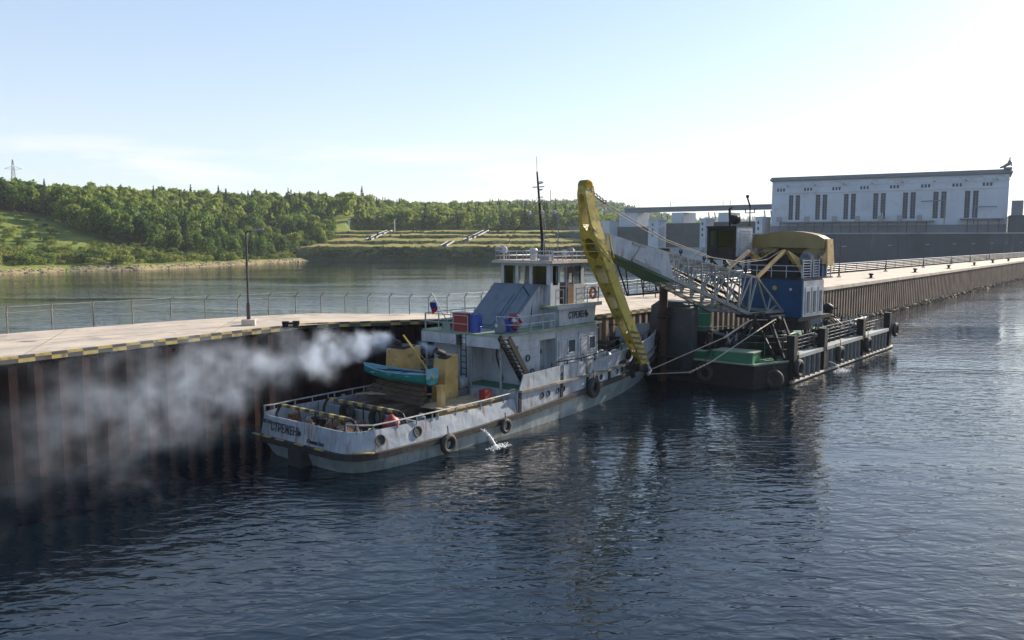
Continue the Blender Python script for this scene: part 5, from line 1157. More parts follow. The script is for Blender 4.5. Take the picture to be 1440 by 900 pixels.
for k in range(26): b = MB(True); s = rnd.uniform(8, 30); p = rnd.uniform(3.2, 4.3); b.rb((s, p, 1.62 + .2), (rnd.uniform(.2, .9), rnd.uniform(.2, .5), rnd.uniform(.15, .8)), rnd.random() * .5); b.build('deck_locker', M_dark, barge)
for s0, s1 in ((24.5, 27.5), (26, 29.3)): b = MB(True); b.tube([(s0, 3.4, 1.6), (s0, 3.4, 2.9), (s1, 3.4, 2.9), (s1, 3.4, 1.6)], .05, 5); b.tube([(s0, 3.4, 2.3), (s1, 3.4, 2.3)], .04, 5); b.build('railing', M_white, barge)
b = MB(True); b.lathe([(2.5, 1.6), (2.5, 2.2), (2.7, 2.25), (2.7, 3.0), (2.3, 3.1)], (9.3, 1.0, 0), n=36); b.build('slewing_ring', M_dark, barge)
# spud and housing
spd = empty('spud_pile', B.w(2.3, -2.4, 0), R(50), 'rusty brown vertical spud pile with flat cap behind the boom', 'spud pile')
b = MB(); b.lathe([(.3, -2), (.3, 8.9)], n=14); b.build('pipe', M_spud, spd, smooth=True); b = MB(); b.lathe([(.3, 8.9), (.42, 8.95), (.42, 9.35), (0, 9.4)], n=14); b.build('cap', M_dark, spd)
b = MB(True); b.bx(2.75, 3.2, -3.5, -.4, .6, 5.2); b.bx(3.2, 4.6, -3.9, -.9, 1.6, 5.2); b.prism([(3.2, -3.9, 5.2), (3.2, -.9, 5.2), (3.2, -1.5, 5.6), (3.2, -3.3, 5.6)], (1.4, 0, 0)); b.build('spud_housing', M_navy, barge)
for z_ in (1.75, 4.6): b = MB(True); b.torus((2.3, -2.4, z_), (0, 0, 1), .42, .1, 18, 6); b.bx(2.6, 3.2, -2.7, -2.1, z_ - .1, z_ + .1); b.build('spud_collar', M_dark, barge)
# stern platform edge at left
b = MB(True); b.bx(2.3, 3.2, -5.0, -1.2, .9, 1.75); b.build('end_platform', M_dark, barge)
# winches on the left
def winch(loc, rz, label):
    e = empty('deck_winch', loc, rz, label, 'winch', 'black winches on the pontoon'); b = MB(); b.bx(-.9, .9, -.7, .7, 0, .25); b.build('base', M_dark, e)
    for x in (-.7, .55): b = MB(); b.prism([(x, -.6, .25), (x, .6, .25), (x, .25, 1.5), (x, -.25, 1.5)], (.15, 0, 0)); b.build('side_frame', M_dark, e)
    b = MB(); b.lathe([(.55, -.5), (.55, -.42), (.32, -.4), (.32, .4), (.55, .42), (.55, .5)], (0, 0, 1.0), (1, 0, 0), 16); b.build('drum', M_rust, e)
    b = MB(); b.lathe([(.62, 0), (.62, .12), (.3, .14), (0, .14)], (.72, 0, 1.0), (1, 0, 0), 18); b.build('gear_wheel', M_dark, e); return e
winch(B.w(4.8, -4.2, dz_), R(10), 'black deck winch on the left end of the pontoon'); winch(B.w(8.2, -4.0, dz_), R(60), 'black deck winch farther back by the pier wall'); winch(B.w(22.5, 2.2, dz_), R(50), 'dark winch on the right half of the pontoon behind the railing')
def aframe(loc, rz, h, w, label):
    e = empty('a_frame', loc, rz, label, 'steel frame'); 
    for sg in (-1, 1): b = MB(); b.bar((-w, sg * .8, 0), (.1, sg * .8, h), .16); b.bar((w, sg * .8, 0), (0, sg * .8, h), .16); b.bar((-w * .5, sg * .8, h * .5), (w * .5, sg * .8, h * .5), .1); b.build('frame', M_dark, e)
    b = MB(); b.bar((0, -.9, h), (0, .9, h), .2); b.bar((-w * .5, -.8, h * .5), (-w * .5, .8, h * .5), .12); b.build('cross_beam', M_dark, e); b = MB(); b.lathe([(.35, -.1), (.35, -.06), (.25, -.04), (.25, .04), (.35, .06), (.35, .1)], (0, 0, h - .25), (0, 1, 0), 14); b.build('sheave', M_dark, e); return e
aframe(B.w(6.2, -4.0, dz_), R(70), 3.3, 1.2, 'black steel frame with sheave at the left end of the pontoon')
aframe(B.w(9.0, -4.2, dz_), R(30), 3.0, 1.0, 'black steel frame beside the spud housing')
e = aframe(B.w(7.0, 2.6, dz_), R(140), 3.1, 1.7, 'dark steel A-frame above the green hatch box under the boom foot')
e = aframe(B.w(7.8, 3.6, dz_), R(130), 2.9, 1.2, 'smaller dark steel frame at the chamfered pontoon corner')
def machine(loc, rz, label, sd):
    rr_ = random.Random(sd); e = empty('machinery_unit', loc, rz, label, 'machinery'); b = MB(); b.bx(-1.1, 1.1, -.6, .6, 0, .22); b.bx(-.9, .2, -.45, .45, .22, 1.1); b.build('base', M_dark, e)
    b = MB(); b.lathe([(0, -.5), (.36, -.48), (.4, -.3), (.4, .35), (.3, .5), (0, .52)], (.6, 0, .75), (1, 0, 0), 14); b.build('motor', M_navy, e)
    for k in range(5): b = MB(); x = rr_.uniform(-1, 1); b.tube([(x, rr_.uniform(-.5, .5), .3), (x + .2, rr_.uniform(-.5, .5), 1.4 + rr_.random() * .5), (rr_.uniform(-1, 1), rr_.uniform(-.5, .5), 1.2), (rr_.uniform(-1, 1), .3, .4)], .05, 5); b.build('pipe', M_dark if k % 2 else M_lgrey, e)
    return e
machine(B.w(8.4, 1.2, dz_), R(20), 'dark pump unit with pipes under the boom foot', 1); machine(B.w(10.5, 3.5, dz_), R(60), 'dark pipe machinery behind the first pontoon railing', 2)
machine(B.w(18.5, 3.0, dz_), R(50), 'dark motor unit behind the middle pontoon railing', 3); machine(B.w(27, 1.0, dz_), R(20), 'dark machinery near the far end of the pontoon', 4); machine(B.w(5.8, -3.0, dz_), R(130), 'dark pipe machinery between the left winch and the spud housing', 5)
for (s_m, p_m, rz_m, lb_m) in ((12.5, 2.6, 10, 'dark motor unit right behind the second post of the pontoon side'), (15.0, 3.4, 80, 'dark pipe unit left of the middle railing of the pontoon'), (21.0, 3.4, 120, 'dark pipe unit right at the third post of the pontoon side'), (25.0, 3.0, 30, 'dark pump unit behind the last pontoon railing'), (28.8, 3.2, 70, 'dark pump unit at the farthest corner of the pontoon'), (6.0, 1.4, 100, 'dark pump unit directly behind the green hatch box')): machine(B.w(s_m, p_m, dz_), R(rz_m), lb_m, int(s_m * 7))
b = MB(True)
for h in (.5, 1.0): b.tube([(9.3 + 3.1 * math.cos(a / 10), 1.0 + 3.1 * math.sin(a / 10), 2.2 + h) for a in range(-16, 30)], .035, 5)
for a in range(-16, 30, 5): b.tube([(9.3 + 3.1 * math.cos(a / 10), 1.0 + 3.1 * math.sin(a / 10), 1.6), (9.3 + 3.1 * math.cos(a / 10), 1.0 + 3.1 * math.sin(a / 10), 3.2)], .035, 5)
b.build('ring_railing', M_greenb, barge)
for k in range(2):
    b = MB(); L_ = 5.5; 
    for y in (-.5, .5):
        b.bar((0, y, 0), (L_, y, 0), .14); b.bar((0, y, .9), (L_, y, .9), .1)
        for j in range(6): b.bar((L_ * j / 6, y, 0), (L_ * (j + 1) / 6, y, .9), .07); b.bar((L_ * j / 6, y, 0), (L_ * j / 6, y, .9), .07)
    for j in range(7): b.bar((L_ * j / 6, -.5, 0), (L_ * j / 6, .5, 0), .07); b.bar((L_ * j / 6, -.5, .9), (L_ * j / 6, .5, .9), .07)
    q = b.build('truss_beam', M_dark); q.location = B.w(*[(8.2, 2.0, 1.75), (9.5, 3.9, 1.75)][k]); q.rotation_euler = (0, R(-12 if k == 0 else 0), R(50 + (14 if k == 0 else 0))); tag(q, ['dark tilted truss beam lying behind the green hatch box', 'dark truss beam lying along the pontoon side walkway'][k], 'truss beam')
# green box, drum, person, crates
e = empty('hatch_box', B.w(4.3, 2.3, dz_), R(50 + 3), 'bright green steel box on the pontoon end deck', 'box'); b = MB(); b.bx(-.75, .75, -1.35, 1.35, 0, .72); b.build('body', M_greenb, e); b = MB(); b.bx(-.82, .82, -1.42, 1.42, .72, .8); b.build('lid', M_deckg, e)
e = empty('green_tank', B.w(9.0, -2.6, 3.0), 0, 'tall dark green cylinder tank beside the spud housing', 'tank'); b = MB(); b.lathe([(0, 0), (.55, 0), (.55, 1.7), (.45, 1.8), (0, 1.82)], n=18); b.build('shell', M_greenb, e, smooth=False); b = MB(); b.lathe([(.57, .3), (.57, .38)], n=18); b.lathe([(.57, 1.3), (.57, 1.38)], n=18); b.build('band', M_lgrey, e)
b = MB(True); b.bx(8.2, 10, -3.4, -1.9, 1.6, 3.0); b.build('tank_stand', M_dark, barge)
for k, (s, p, sx_, lb) in enumerate(((4.6, -.6, .9, 'low pale green crate at the pontoon end edge'), (5.6, .3, .7, 'small green locker beside the worker on the pontoon'))):
    e = empty('deck_crate', B.w(s, p, dz_), R(50), lb, 'crate'); b = MB(); b.bx(-.4, .4, -sx_ / 2, sx_ / 2, 0, .45); b.build('body', M_greenb, e); b = MB(); b.bx(-.43, .43, -sx_ / 2 - .03, sx_ / 2 + .03, .45, .5); b.build('lid', M_deckg, e)
e = empty('electric_cabinet', T.w(30.5, -1.6, 2.5), R(50), 'pale green cabinet seen past the tug bow', 'cabinet'); b = MB(); b.bx(-.35, .35, -.5, .5, 0, 1.1); b.build('body', M_tealin, e); b = MB(); b.bx(-.37, -.35, -.42, .42, .1, 1.0); b.build('door', M_lgrey, e)
# tyres on barge
for s, p, z, rz, lb in ((7.35, 5.3, 1.05, 50, 'tyre fender at the near corner post of the pontoon'), (15.9, 5.35, 1.1, 50, 'tyre fender midway along the pontoon side'), (22.9, 5.35, 1.15, 50, 'tyre fender at the third post of the pontoon side'), (31.2, 5.3, 1.7, 50, 'tyre fender at the far right end of the pontoon')):
    tyre(B.w(s, p + .15, z), R(rz), .68, lb, 'tyres on the pontoon')
tyre(B.w(4.7, 4.75, .6), R(50 - 72), .65, 'dark tyre fender on the chamfered pontoon end', 'tyres on the pontoon'); tyre(B.w(2.95, .6, .75), R(-40), .6, 'dark tyre fender on the square end of the pontoon', 'tyres on the pontoon')
tyre(B.w(2.1, -4.2, 1.5), R(-40), .65, 'tyre fender on the left corner of the pontoon beside the tug bow', 'tyres on the pontoon')
b = MB(); j0 = B.w(14.2, 5.4, .0); P = [B.w(13.9 + .1 * k, 5.3 + .09 * k, .75 - .8 * (k / 8) ** 2) - j0 for k in range(9)]; b.tube(P, .035, 6)
for k in range(220): a = rnd.random() * 6.28; r = rnd.random() * 1.0; q = B.w(14.6 + r * math.cos(a) * 1.4, 6.1 + r * math.sin(a) * .5, rnd.uniform(0, .1)) - j0; b.rb(q, (rnd.uniform(.03, .12), rnd.uniform(.03, .08), .02), rnd.random() * 3)
q = b.build('water_jet', M_foam); q.location = j0; tag(q, 'white water jet splashing from the pontoon side', 'water jet')
# white bracket gantry and bollard figure right of house
e = empty('white_bracket', B.w(17.5, .2, dz_), R(50), 'white painted bracket frame standing right of the blue crane house', 'bracket'); b = MB(); b.prism([(0, 0, 0), (1.8, 0, 0), (1.1, 0, 3.2), (.3, 0, 3.2)], (0, .15, 0)); b.build('plate', M_white, e); b = MB(); b.bx(-1.6, .9, -.6, 1.4, 3.2, 3.35); b.build('platform', M_white, e); b = MB(); b.bx(-1.2, .3, -.3, .9, 3.35, 4.2); b.build('cabinet', M_lgrey, e)
e = empty('white_board', B.w(20.5, 1.6, dz_), R(15), 'pale rectangular board standing behind the dark winch', 'board'); b = MB(); b.bx(-.75, .75, -.03, .03, 1.0, 2.6); b.build('panel', M_lgrey, e); b = MB(); b.tube([(-.6, 0, 0), (-.6, 0, 1.2)], .05); b.tube([(.6, 0, 0), (.6, 0, 1.2)], .05); b.build('leg', M_dark, e)
e = empty('capstan', B.w(23.6, 1.8, dz_), 0, 'tall dark capstan post on the pontoon right of the board', 'capstan'); b = MB(); b.lathe([(.5, 0), (.45, .8), (.25, 1.2), (.3, 2.2), (.55, 2.3), (.5, 2.6), (.2, 2.8), (0, 2.85)], n=12); b.build('post', M_dark, e, smooth=True); b = MB(); b.bar((-.9, 0, 2.4), (.9, 0, 2.4), .12); b.build('crossbar', M_dark, e)
# ---------------------------------------------------------------- CRANE
K = Fr((20.5, 62.5), 225)
cr = empty('boom_excavator', (20.5, 62.5, 3.1), R(225), 'slewing dredging excavator with blue house, lattice boom and yellow stick', 'excavator')
KZ = 3.1
class MK(MB):
    def __init__(s): super().__init__(True)
    def build(s, name, mats, parent=None, smooth=False): s.v = [(a, b_, c - KZ) for a, b_, c in s.v]; return super().build(name, mats, parent, smooth)
b = MK(); b.lathe([(2.2, 3.1), (2.2, 3.9)], (-.5, -.3, 0), n=32); b.bx(-3.7, 2.0, -2.9, 2.2, 3.9, 4.15); b.build('turntable', M_dark, cr)
b = MK(); b.bx(-2.0, 1.5, -2.85, 2.1, 4.15, 7.0); b.build('machine_house', M_blue, cr)
b = MK(); b.bx(-2.05, 1.35, -2.93, -2.852, 4.2, 6.9)
for k in range(3): b.bx(-1.9 + k * 1.05, -1.05 + k * 1.05, -2.97, -2.931, 4.4, 6.4)
b.build('side_panel', M_white, cr)
for k in range(3):
    b = MK(); c = -1.7 + k * 1.05; b.bx(c, c + .38, -3.0, -2.972, 4.5, 6.1); b.build('louvre', M_glassd, cr)
b = MK(); b.bx(-3.6, 1.6, -2.95, 2.2, 7.0, 7.1); b.build('house_roof', M_dark, cr)
b = MK(); b.lathe([(.16, 0), (.2, .08), (0, .1)], (1.5, -.75, 6.3), (1, 0, 0), 12); b.build('lamp', M_stripey, cr)
b = MK(); b.lathe([(.1, 0), (.1, .06), (0, .06)], (1.5, -2.0, 6.25), (1, 0, 0), 10); b.build('lamp', M_bldg, cr)
# machinery deck: rails, drums, engine block
b = MK(); b.bx(-2.9, -.6, -1.9, 1.8, 7.1, 8.9); b.bx(-.4, .9, -1.9, .3, 7.1, 8.1); b.bx(-.4, .6, .6, 1.8, 7.1, 8.5); b.bx(-.2, .3, -1.2, -.5, 8.1, 8.8); b.build('engine_block', M_dark, cr)
for u, p in ((-.6, -2.2), (-2.2, -2.2)): b = MK(); b.lathe([(0, -.5), (.42, -.5), (.46, -.3), (.46, .3), (.42, .5), (.3, .52), (0, .4)], (u, p, 8.55), (1, -.2, 0), 18); b.build('exhaust_drum', M_grey, cr)
b = MK()
for u0, u1, p in ((-3.4, -2.6, -2.85), (-1.3, -.3, -2.85), (.1, 1.4, -2.85)):
    for u in (u0, u1): b.bar((u, p, 7.1), (u, p, 8.5), .07)
    for k in range(7): b.bar((u0, p, 7.2 + k * .2), (u1, p, 7.2 + k * .2), .05)
b.tube([(1.5, -2.8, 8.0), (1.5, 2.0, 8.0)], .035); b.tube([(1.5, -2.8, 7.6), (1.5, 2.0, 7.6)], .03)
for p in (-2.8, -1.6, -.4, .8, 2.0): b.tube([(1.5, p, 7.1), (1.5, p, 8.0)], .035)
b.build('roof_railing', M_white, cr)
b = MK(); b.bx(-1.2, -.5, -2.8, -1.9, 7.1, 8.1); b.bx(-2.8, -1.9, -2.8, -1.9, 7.1, 8.1); b.build('winch_stand', M_blue, cr)
# gantry hood: arched cross beam
b = MK(); ns_ = 13
for u0, u1 in ((-3.3, -1.9),):
    top = []; bot = []
    for i in range(ns_):
        t_ = i / (ns_ - 1); p = -2.85 + 6.0 * t_; a = math.sin(math.pi * t_); top.append((p, 10.0 + .62 * a ** .6)); bot.append((p, 9.05 + .3 * a ** .5 if 0 < i < ns_ - 1 else 9.3))
    for i in range(ns_ - 1):
        (p0, t0_), (p1, t1_) = top[i], top[i + 1]; b0, b1 = bot[i][1], bot[i + 1][1]
        b.hexa([(u0, p0, b0), (u1, p0, b0), (u1, p1, b1), (u0, p1, b1), (u0 + .15, p0, t0_), (u1 - .1, p0, t0_), (u1 - .1, p1, t1_), (u0 + .15, p1, t1_)])
b.build('gantry_beam', M_hood, cr)
b = MK(); b.bx(-3.1, -2.1, -2.7, -1.9, 7.1, 9.4); b.bx(-3.1, -2.1, 1.9, 2.7, 7.1, 9.4); b.bx(-3.3, -3.0, -2, 2, 8.4, 9.3); b.hexa([(-2.1, -2.6, 8.2), (-.9, -2.2, 8.4), (-.9, -1.7, 8.4), (-2.1, -1.5, 8.2), (-2.1, -2.6, 9.3), (-.9, -2.2, 9.0), (-.9, -1.7, 9.0), (-2.1, -1.5, 9.3)])
b.hexa([(-2.1, .9, 8.2), (-.6, 1.1, 8.4), (-.6, 1.6, 8.4), (-2.1, 2.0, 8.2), (-2.1, .9, 9.3), (-.6, 1.1, 9.0), (-.6, 1.6, 9.0), (-2.1, 2.0, 9.3)]); b.build('gantry_leg', M_hood, cr)
b = MK(); b.prism([(-.9, -2.0, 8.2), (1.6, -1.75, 9.15), (1.5, -1.75, 8.95), (-.2, -2.0, 7.4), (-.9, -2.0, 7.4)], (0, .25, 0)); b.prism([(-.9, 1.25, 8.2), (1.4, 1.35, 9.1), (1.3, 1.35, 8.9), (-.2, 1.25, 7.4), (-.9, 1.25, 7.4)], (0, .25, 0)); b.build('gantry_bracket', M_yel2, cr)
b = MK(); b.hexa([(-3.3, -3.15, 8.1), (-2.1, -3.15, 7.9), (-2.1, -3.02, 7.9), (-3.3, -3.02, 8.1), (-3.3, -2.98, 10.0), (-2.3, -2.98, 10.0), (-2.3, -2.87, 10.0), (-3.3, -2.87, 10.0)]); b.build('gantry_end_plate', M_yel2, cr)
# cab on stilts
b = MK(); b.bx(-1.0, 1.45, 2.7, 5.2, 8.35, 8.6); b.build('cab_floor', M_dark, cr)
b = MK(); b.wall((1.45, 2.7), (0, 1), 2.5, 8.6, 10.9, .08, [(.15, 2.35, 9.35, 10.7)]); b.wall((-1.0, 5.2), (1, 0), 2.45, 8.6, 10.9, .07, [(.8, 2.3, 9.2, 10.6)]); b.bx(-1.0, -.93, 2.7, 5.2, 8.6, 10.9); b.bx(-1.05, 1.6, 2.6, 5.3, 10.9, 11.02); b.build('cab_body', M_dark, cr)
b = MK(); b.bx(-1.0, 1.4, 2.62, 2.7, 8.6, 10.9)
for k in range(9): b.bx(-.95, .95, 2.57, 2.62, 8.8 + k * .23, 8.86 + k * .23)
b.build('cab_side_cladding', M_white, cr)
b = MK(); b.bx(-.9, -.86, 2.8, 5.1, 8.7, 10.8); b.build('cab_rear_panel', M_navy, cr)
b = MK(); b.bx(1.41, 1.43, 2.85, 5.05, 9.35, 10.7); b.bx(-.2, 1.3, 5.22, 5.24, 9.2, 10.6); b.build('cab_glass', M_glass, cr)
b = MK(); b.bx(1.46, 1.5, 4.35, 4.42, 8.7, 10.8); b.bx(.2, .8, 3.6, 4.3, 8.6, 9.3); b.bx(0, .2, 3.6, 4.3, 8.6, 9.9); b.build('cab_seat', M_dark, cr)
b = MK()
for u in (-.8, 1.2):
    b.bar((u, 5.0, 8.35), (u * .8, 3.6, 7.05), .14); b.bar((u, 3.0, 8.35), (u, 3.0, 7.05), .14); b.bar((u, 5.0, 8.35), (u, 4.9, 7.05), .14); b.bar((u, 5.1, 7.05), (u, 2.0, 7.05), .16)
b.bar((-.8, 3.0, 7.5), (1.2, 3.0, 8.2), .09); b.bar((-.8, 2.0, 5.4), (-.8, 5.0, 7.0), .16); b.bar((1.2, 2.0, 5.4), (1.2, 5.0, 7.0), .16); b.bx(-.9, 1.3, 2.1, 5.1, 7.1, 7.16)
b.build('cab_support', M_dark, cr)
b = MK(); b.lathe([(0, -.3), (.36, -.3), (.4, 0), (.36, .3), (0, .32)], (.3, 3.5, 11.55), (1, .3, 0), 16); b.tube([(.3, 3.9, 11.0), (.25, 4.0, 12.4), (.1, 3.9, 12.5)], .1, 8); b.build('cab_vent', M_dark, cr)
b = MK(); b.tube([(-1.2, 3.0, 8.6), (-1.2, 3.0, 12.6)], .05, 6); b.bar((-1.2, 2.6, 12.1), (-1.2, 3.4, 12.1), .06); b.bar((-1.2, 2.6, 12.1), (-1.2, 2.6, 12.45), .06); b.bar((-1.2, 3.4, 12.1), (-1.2, 3.4, 12.45), .06); b.tube([(-1.2, 3.0, 12.6), (-1.1, 3.2, 13.3)], .07, 6); b.lathe([(.12, 0), (.14, .2), (0, .25)], (-1.1, 3.2, 13.3), n=8); b.build('signal_mast', M_dark, cr)
# boom
boom = empty('boom', (0, 0, 0), 0); boom.parent = cr
def bp(p): return {-1: -1.5, 1: 1.5}[p]
UP0 = (5.8, 7.25); LO0 = (6.9, 4.75); FT = (1.8, 4.6); UP1 = (19.6, 9.75); LO1 = (19.6, 8.75); TIP = (22.2, 9.95)
def wp(u): return 1.5 if u < 9 else 1.5 - .95 * (u - 9) / 13.2
lat = lambda a, c, t: (a[0] + (c[0] - a[0]) * t, a[1] + (c[1] - a[1]) * t)
for sg in (-1, 1):
    P3 = lambda q: (q[0], sg * wp(q[0]), q[1])
    b = MK(); b.bar(P3(UP0), P3(UP1), .17); b.bar(P3(LO0), P3(LO1), .2, .24); b.bar(P3(FT), P3(LO0), .16); b.bar(P3(FT), P3(UP0), .16); b.bar(P3(LO0), P3(UP0), .12)
    b.bar(P3(lat(FT, LO0, .45)), P3(lat(FT, UP0, .45)), .08); b.bar(P3(lat(FT, LO0, .45)), P3(lat(FT, UP0, .2)), .08); b.bar(P3(lat(FT, LO0, .45)), P3(UP0), .1)
    b.build('side_truss', M_boom, boom)
    n = 9; b = MK()
    for k in range(n):
        a0_ = lat(LO0, LO1, k / n); a1_ = lat(UP0, UP1, (k + .5) / n); a2_ = lat(LO0, LO1, (k + 1) / n)
        b.bar(P3(a0_), P3(a1_), .09); b.bar(P3(a1_), P3(a2_), .09); b.bar(P3(lat(UP0, UP1, k / n)), P3(a0_), .07)
    b.build('lattice_bracing', M_boom, boom)
b = MK()
for k in range(10):
    for (a, c) in ((UP0, UP1), (LO0, LO1)):
        q = lat(a, c, k / 9.5); q2 = lat(a, c, min(1, (k + 1) / 9.5)); b.bar((q[0], -wp(q[0]), q[1]), (q[0], wp(q[0]), q[1]), .08); b.bar((q[0], -wp(q[0]), q[1]), (q2[0], wp(q2[0]), q2[1]), .06)
b.bar((FT[0], -1.6, FT[1]), (FT[0], 1.6, FT[1]), .2); b.build('cross_bracing', M_boom, boom)
for sg in (-1, 1):
    b = MK(); b.bar((UP0[0], sg * 1.5, UP0[1]), (1.6, sg * 1.45, 9.1), .2, .22); b.build('boom_strut', M_yel2 if sg < 0 else M_wood, boom)
# plated tip
b = MK(); 
u0, u1 = 15.6, 21.75
def tq(u, top): return ((lat(UP0, UP1, (u - UP0[0]) / (UP1[0] - UP0[0]))[1] if top else lat(LO0, LO1, (u - LO0[0]) / (LO1[0] - LO0[0]))[1]))
w0, w1 = wp(u0) + .1, .5
b.hexa([(u0, -w0, tq(u0, 0) - .12), (u1, -w1, 9.35), (u1, w1, 9.35), (u0, w0, tq(u0, 0) - .12), (u0 + .8, -w0, tq(u0, 1) + .1), (u1, -w1, 10.35), (u1, w1, 10.35), (u0 + .8, w0, tq(u0, 1) + .1)]); b.build('plated_tip', M_white, boom)
b = MK(); b.hexa([(u0 + .1, -w0 + .05, tq(u0, 0) - .24), (u1 - .1, -w1 + .05, 9.23), (u1 - .1, w1 - .05, 9.23), (u0 + .1, w0 - .05, tq(u0, 0) - .24), (u0 + .1, -w0 + .05, tq(u0, 0) - .125), (u1 - .1, -w1 + .05, 9.345), (u1 - .1, w1 - .05, 9.345), (u0 + .1, w0 - .05, tq(u0, 0) - .125)]); b.build('underside_plate', M_green, boom)
b = MK()
for t_ in (.12, .3, .48, .66): q = lat(UP0, UP1, t_); b.lathe([(.14, -.05), (.14, .05)], (q[0], -wp(q[0]), q[1] + .3), (0, 1, 0), 10); b.bar((q[0], -wp(q[0]), q[1]), (q[0], -wp(q[0]), q[1] + .3), .06)
b.build('rope_guide', M_dark, boom)
b = MK(); b.bx(14, 17.5, 1.0, 1.3, 6.4, 6.5)
for u in (14.2, 15.8, 17.4): b.bar((u, 1.1, 6.4), (u + .6, .9, tq(u, 0)), .06)
b.bar((12.5, .9, 6.6), (17, .9, 8.3), .09); b.bar((17.5, 1.1, 6.4), (19, .9, 8.6), .07); b.build('walkway', M_dark, boom)
b = MK()   # hoses / cylinders inside the lattice
for k in range(5): b.tube([(7 + k * .3, -.6 + .3 * k, 5.4 + .1 * k), (10, -.5 + .25 * k, 6.4 + .12 * k), (15, -.4 + .2 * k, 8.0 + .1 * k)], .06, 5)
b.tube([(7.5, 0, 6.2), (12.5, 0, 7.6)], .16, 8); b.tube([(12.5, 0, 7.6), (16.5, 0, 8.8)], .09, 8); b.build('hydraulic_lines', M_dark, boom)
# stick: stations (z, u_front, width p)
stt = [(13.0, 23.45, .50), (12.5, 23.45, .64), (11.0, 23.1, .85), (10.0, 22.8, 1.18), (9.3, 22.45, 1.28), (8.4, 21.9, 1.22), (7.4, 21.25, 1.05), (5.4, 19.95, .84), (4.0, 18.95, .72), (2.7, 18.05, .5), (2.1, 17.6, .36)]
def stv(z, k): return float(np.interp(-z, [-q[0] for q in stt], [q[k] for q in stt]))
dep = .82; stick = empty('stick', (0, 0, 0), 0); stick.parent = cr
b = MK(); PC = 0.0
def SP(z, sgn, back): return (stv(z, 1) - (dep if back else 0), PC + sgn * stv(z, 2) / 2, z)
zs2 = [q[0] for q in stt]; holes_ = [(12.65, 10.45, .62), (10.05, 8.8, .62), (8.5, 7.15, .64), (6.9, 5.6, .66), (5.35, 4.15, .64), (3.85, 2.9, .5)]
ztab = sorted(set(zs2 + [round(h[0] - (h[0] - h[1]) * k / 6, 3) for h in holes_ for k in range(7)]), reverse=True)
def hole_half(z):
    for a, c, w in holes_:
        if c - 1e-6 <= z <= a + 1e-6:
            t_ = (z - c) / (a - c); t_ = min(1, max(0, t_)); return w * .5 * stv(z, 2) * (1 - abs(2 * t_ - 1) ** 3.5) ** .5
    return 0
for i in range(len(ztab) - 1):
    za, zb = ztab[i], ztab[i + 1]; ha, hb = hole_half(za), hole_half(zb)
    for back in (0, 1):
        q = lambda z, p: (stv(z, 1) - (dep if back else 0), PC + p, z)
        wa, wb = stv(za, 2) / 2, stv(zb, 2) / 2
        f1 = [q(za, -wa), q(za, -ha), q(zb, -hb), q(zb, -wb)]; f2 = [q(za, ha), q(za, wa), q(zb, wb), q(zb, hb)]
        b.add(f1, [(0, 1, 2, 3)]); b.add(f2, [(0, 1, 2, 3)])
    for sg in (-1, 1):
        b.add([SP(za, sg, 0), SP(za, sg, 1), SP(zb, sg, 1), SP(zb, sg, 0)], [(0, 1, 2, 3)])
        if ha + hb > 0: b.add([(stv(za, 1), PC + sg * ha, za), (stv(za, 1) - dep, PC + sg * ha, za), (stv(zb, 1) - dep, PC + sg * hb, zb), (stv(zb, 1), PC + sg * hb, zb)], [(0, 1, 2, 3)])
for z in (zs2[0], zs2[-1]): b.add([SP(z, -1, 0), SP(z, 1, 0), SP(z, 1, 1), SP(z, -1, 1)], [(0, 1, 2, 3)])
b.build('box_arm', M_yel, stick)
b = MK(); 
for z in (12.6, 12.9): b.lathe([(.28, -.3), (.34, -.28), (.34, .28), (.28, .3), (0, .3)], (stv(12.9, 1) - .35, 0, 13.0), (0, 1, 0), 14)
b.build('head_sheave', M_yel, stick)
for k in range(6): z = 4.3 - k * .36; b = MK(); u = stv(z, 1); w = stv(z, 2) / 2 + .012; b.hexa([(u - dep + .04, -w - .01, z - .14), (u - .02, -w - .01, z - .02), (u - .02, -w + .01, z - .02), (u - dep + .04, -w + .01, z - .14), (u - dep + .04, -w - .01, z + .0), (u - .02, -w - .01, z + .12), (u - .02, -w + .01, z + .12), (u - dep + .04, -w + .01, z + .0)]); b.build('hazard_stripe', M_stripek, stick)
b = MK()
for k in range(4):
    z = 10.6 - k * .45; w = stv(z, 2) / 2 + .03; u = stv(z, 1) + .03; z2 = z - .55; b.tube([(u, w, z), (u, -w, z + .05), (u - dep - .05, -w, z2), (u - dep - .05, w, z2 + .1), (u, w, z)], .03, 5)
b.tube([(stv(10, 1) - dep - .2, -.7, 10.3), (stv(10, 1) - dep - .35, -.75, 9.5), (stv(9, 1) - dep - .1, -.72, 8.9)], .06, 6)
b.build('rope_lashing', M_yel, stick)
b = MK(); b.bx(17.0, 18.0, -.28, .28, 1.75, 2.2); b.lathe([(.25, -.35), (.3, -.3), (.3, .3), (.25, .35), (0, .35)], (17.2, 0, 1.9), (0, 1, 0), 14); b.tube([(17.9, .1, 2.6), (18.4, .2, 2.0), (18.1, .1, 1.4)], .16, 6); b.build('end_fitting', M_dark, stick)
b = MK(); b.tube([(17.1, -.2, 2.1), (16.9, -.3, 1.7), (17.2, -.35, 1.5)], .12, 8); b.build('shackle', M_lgrey, stick)
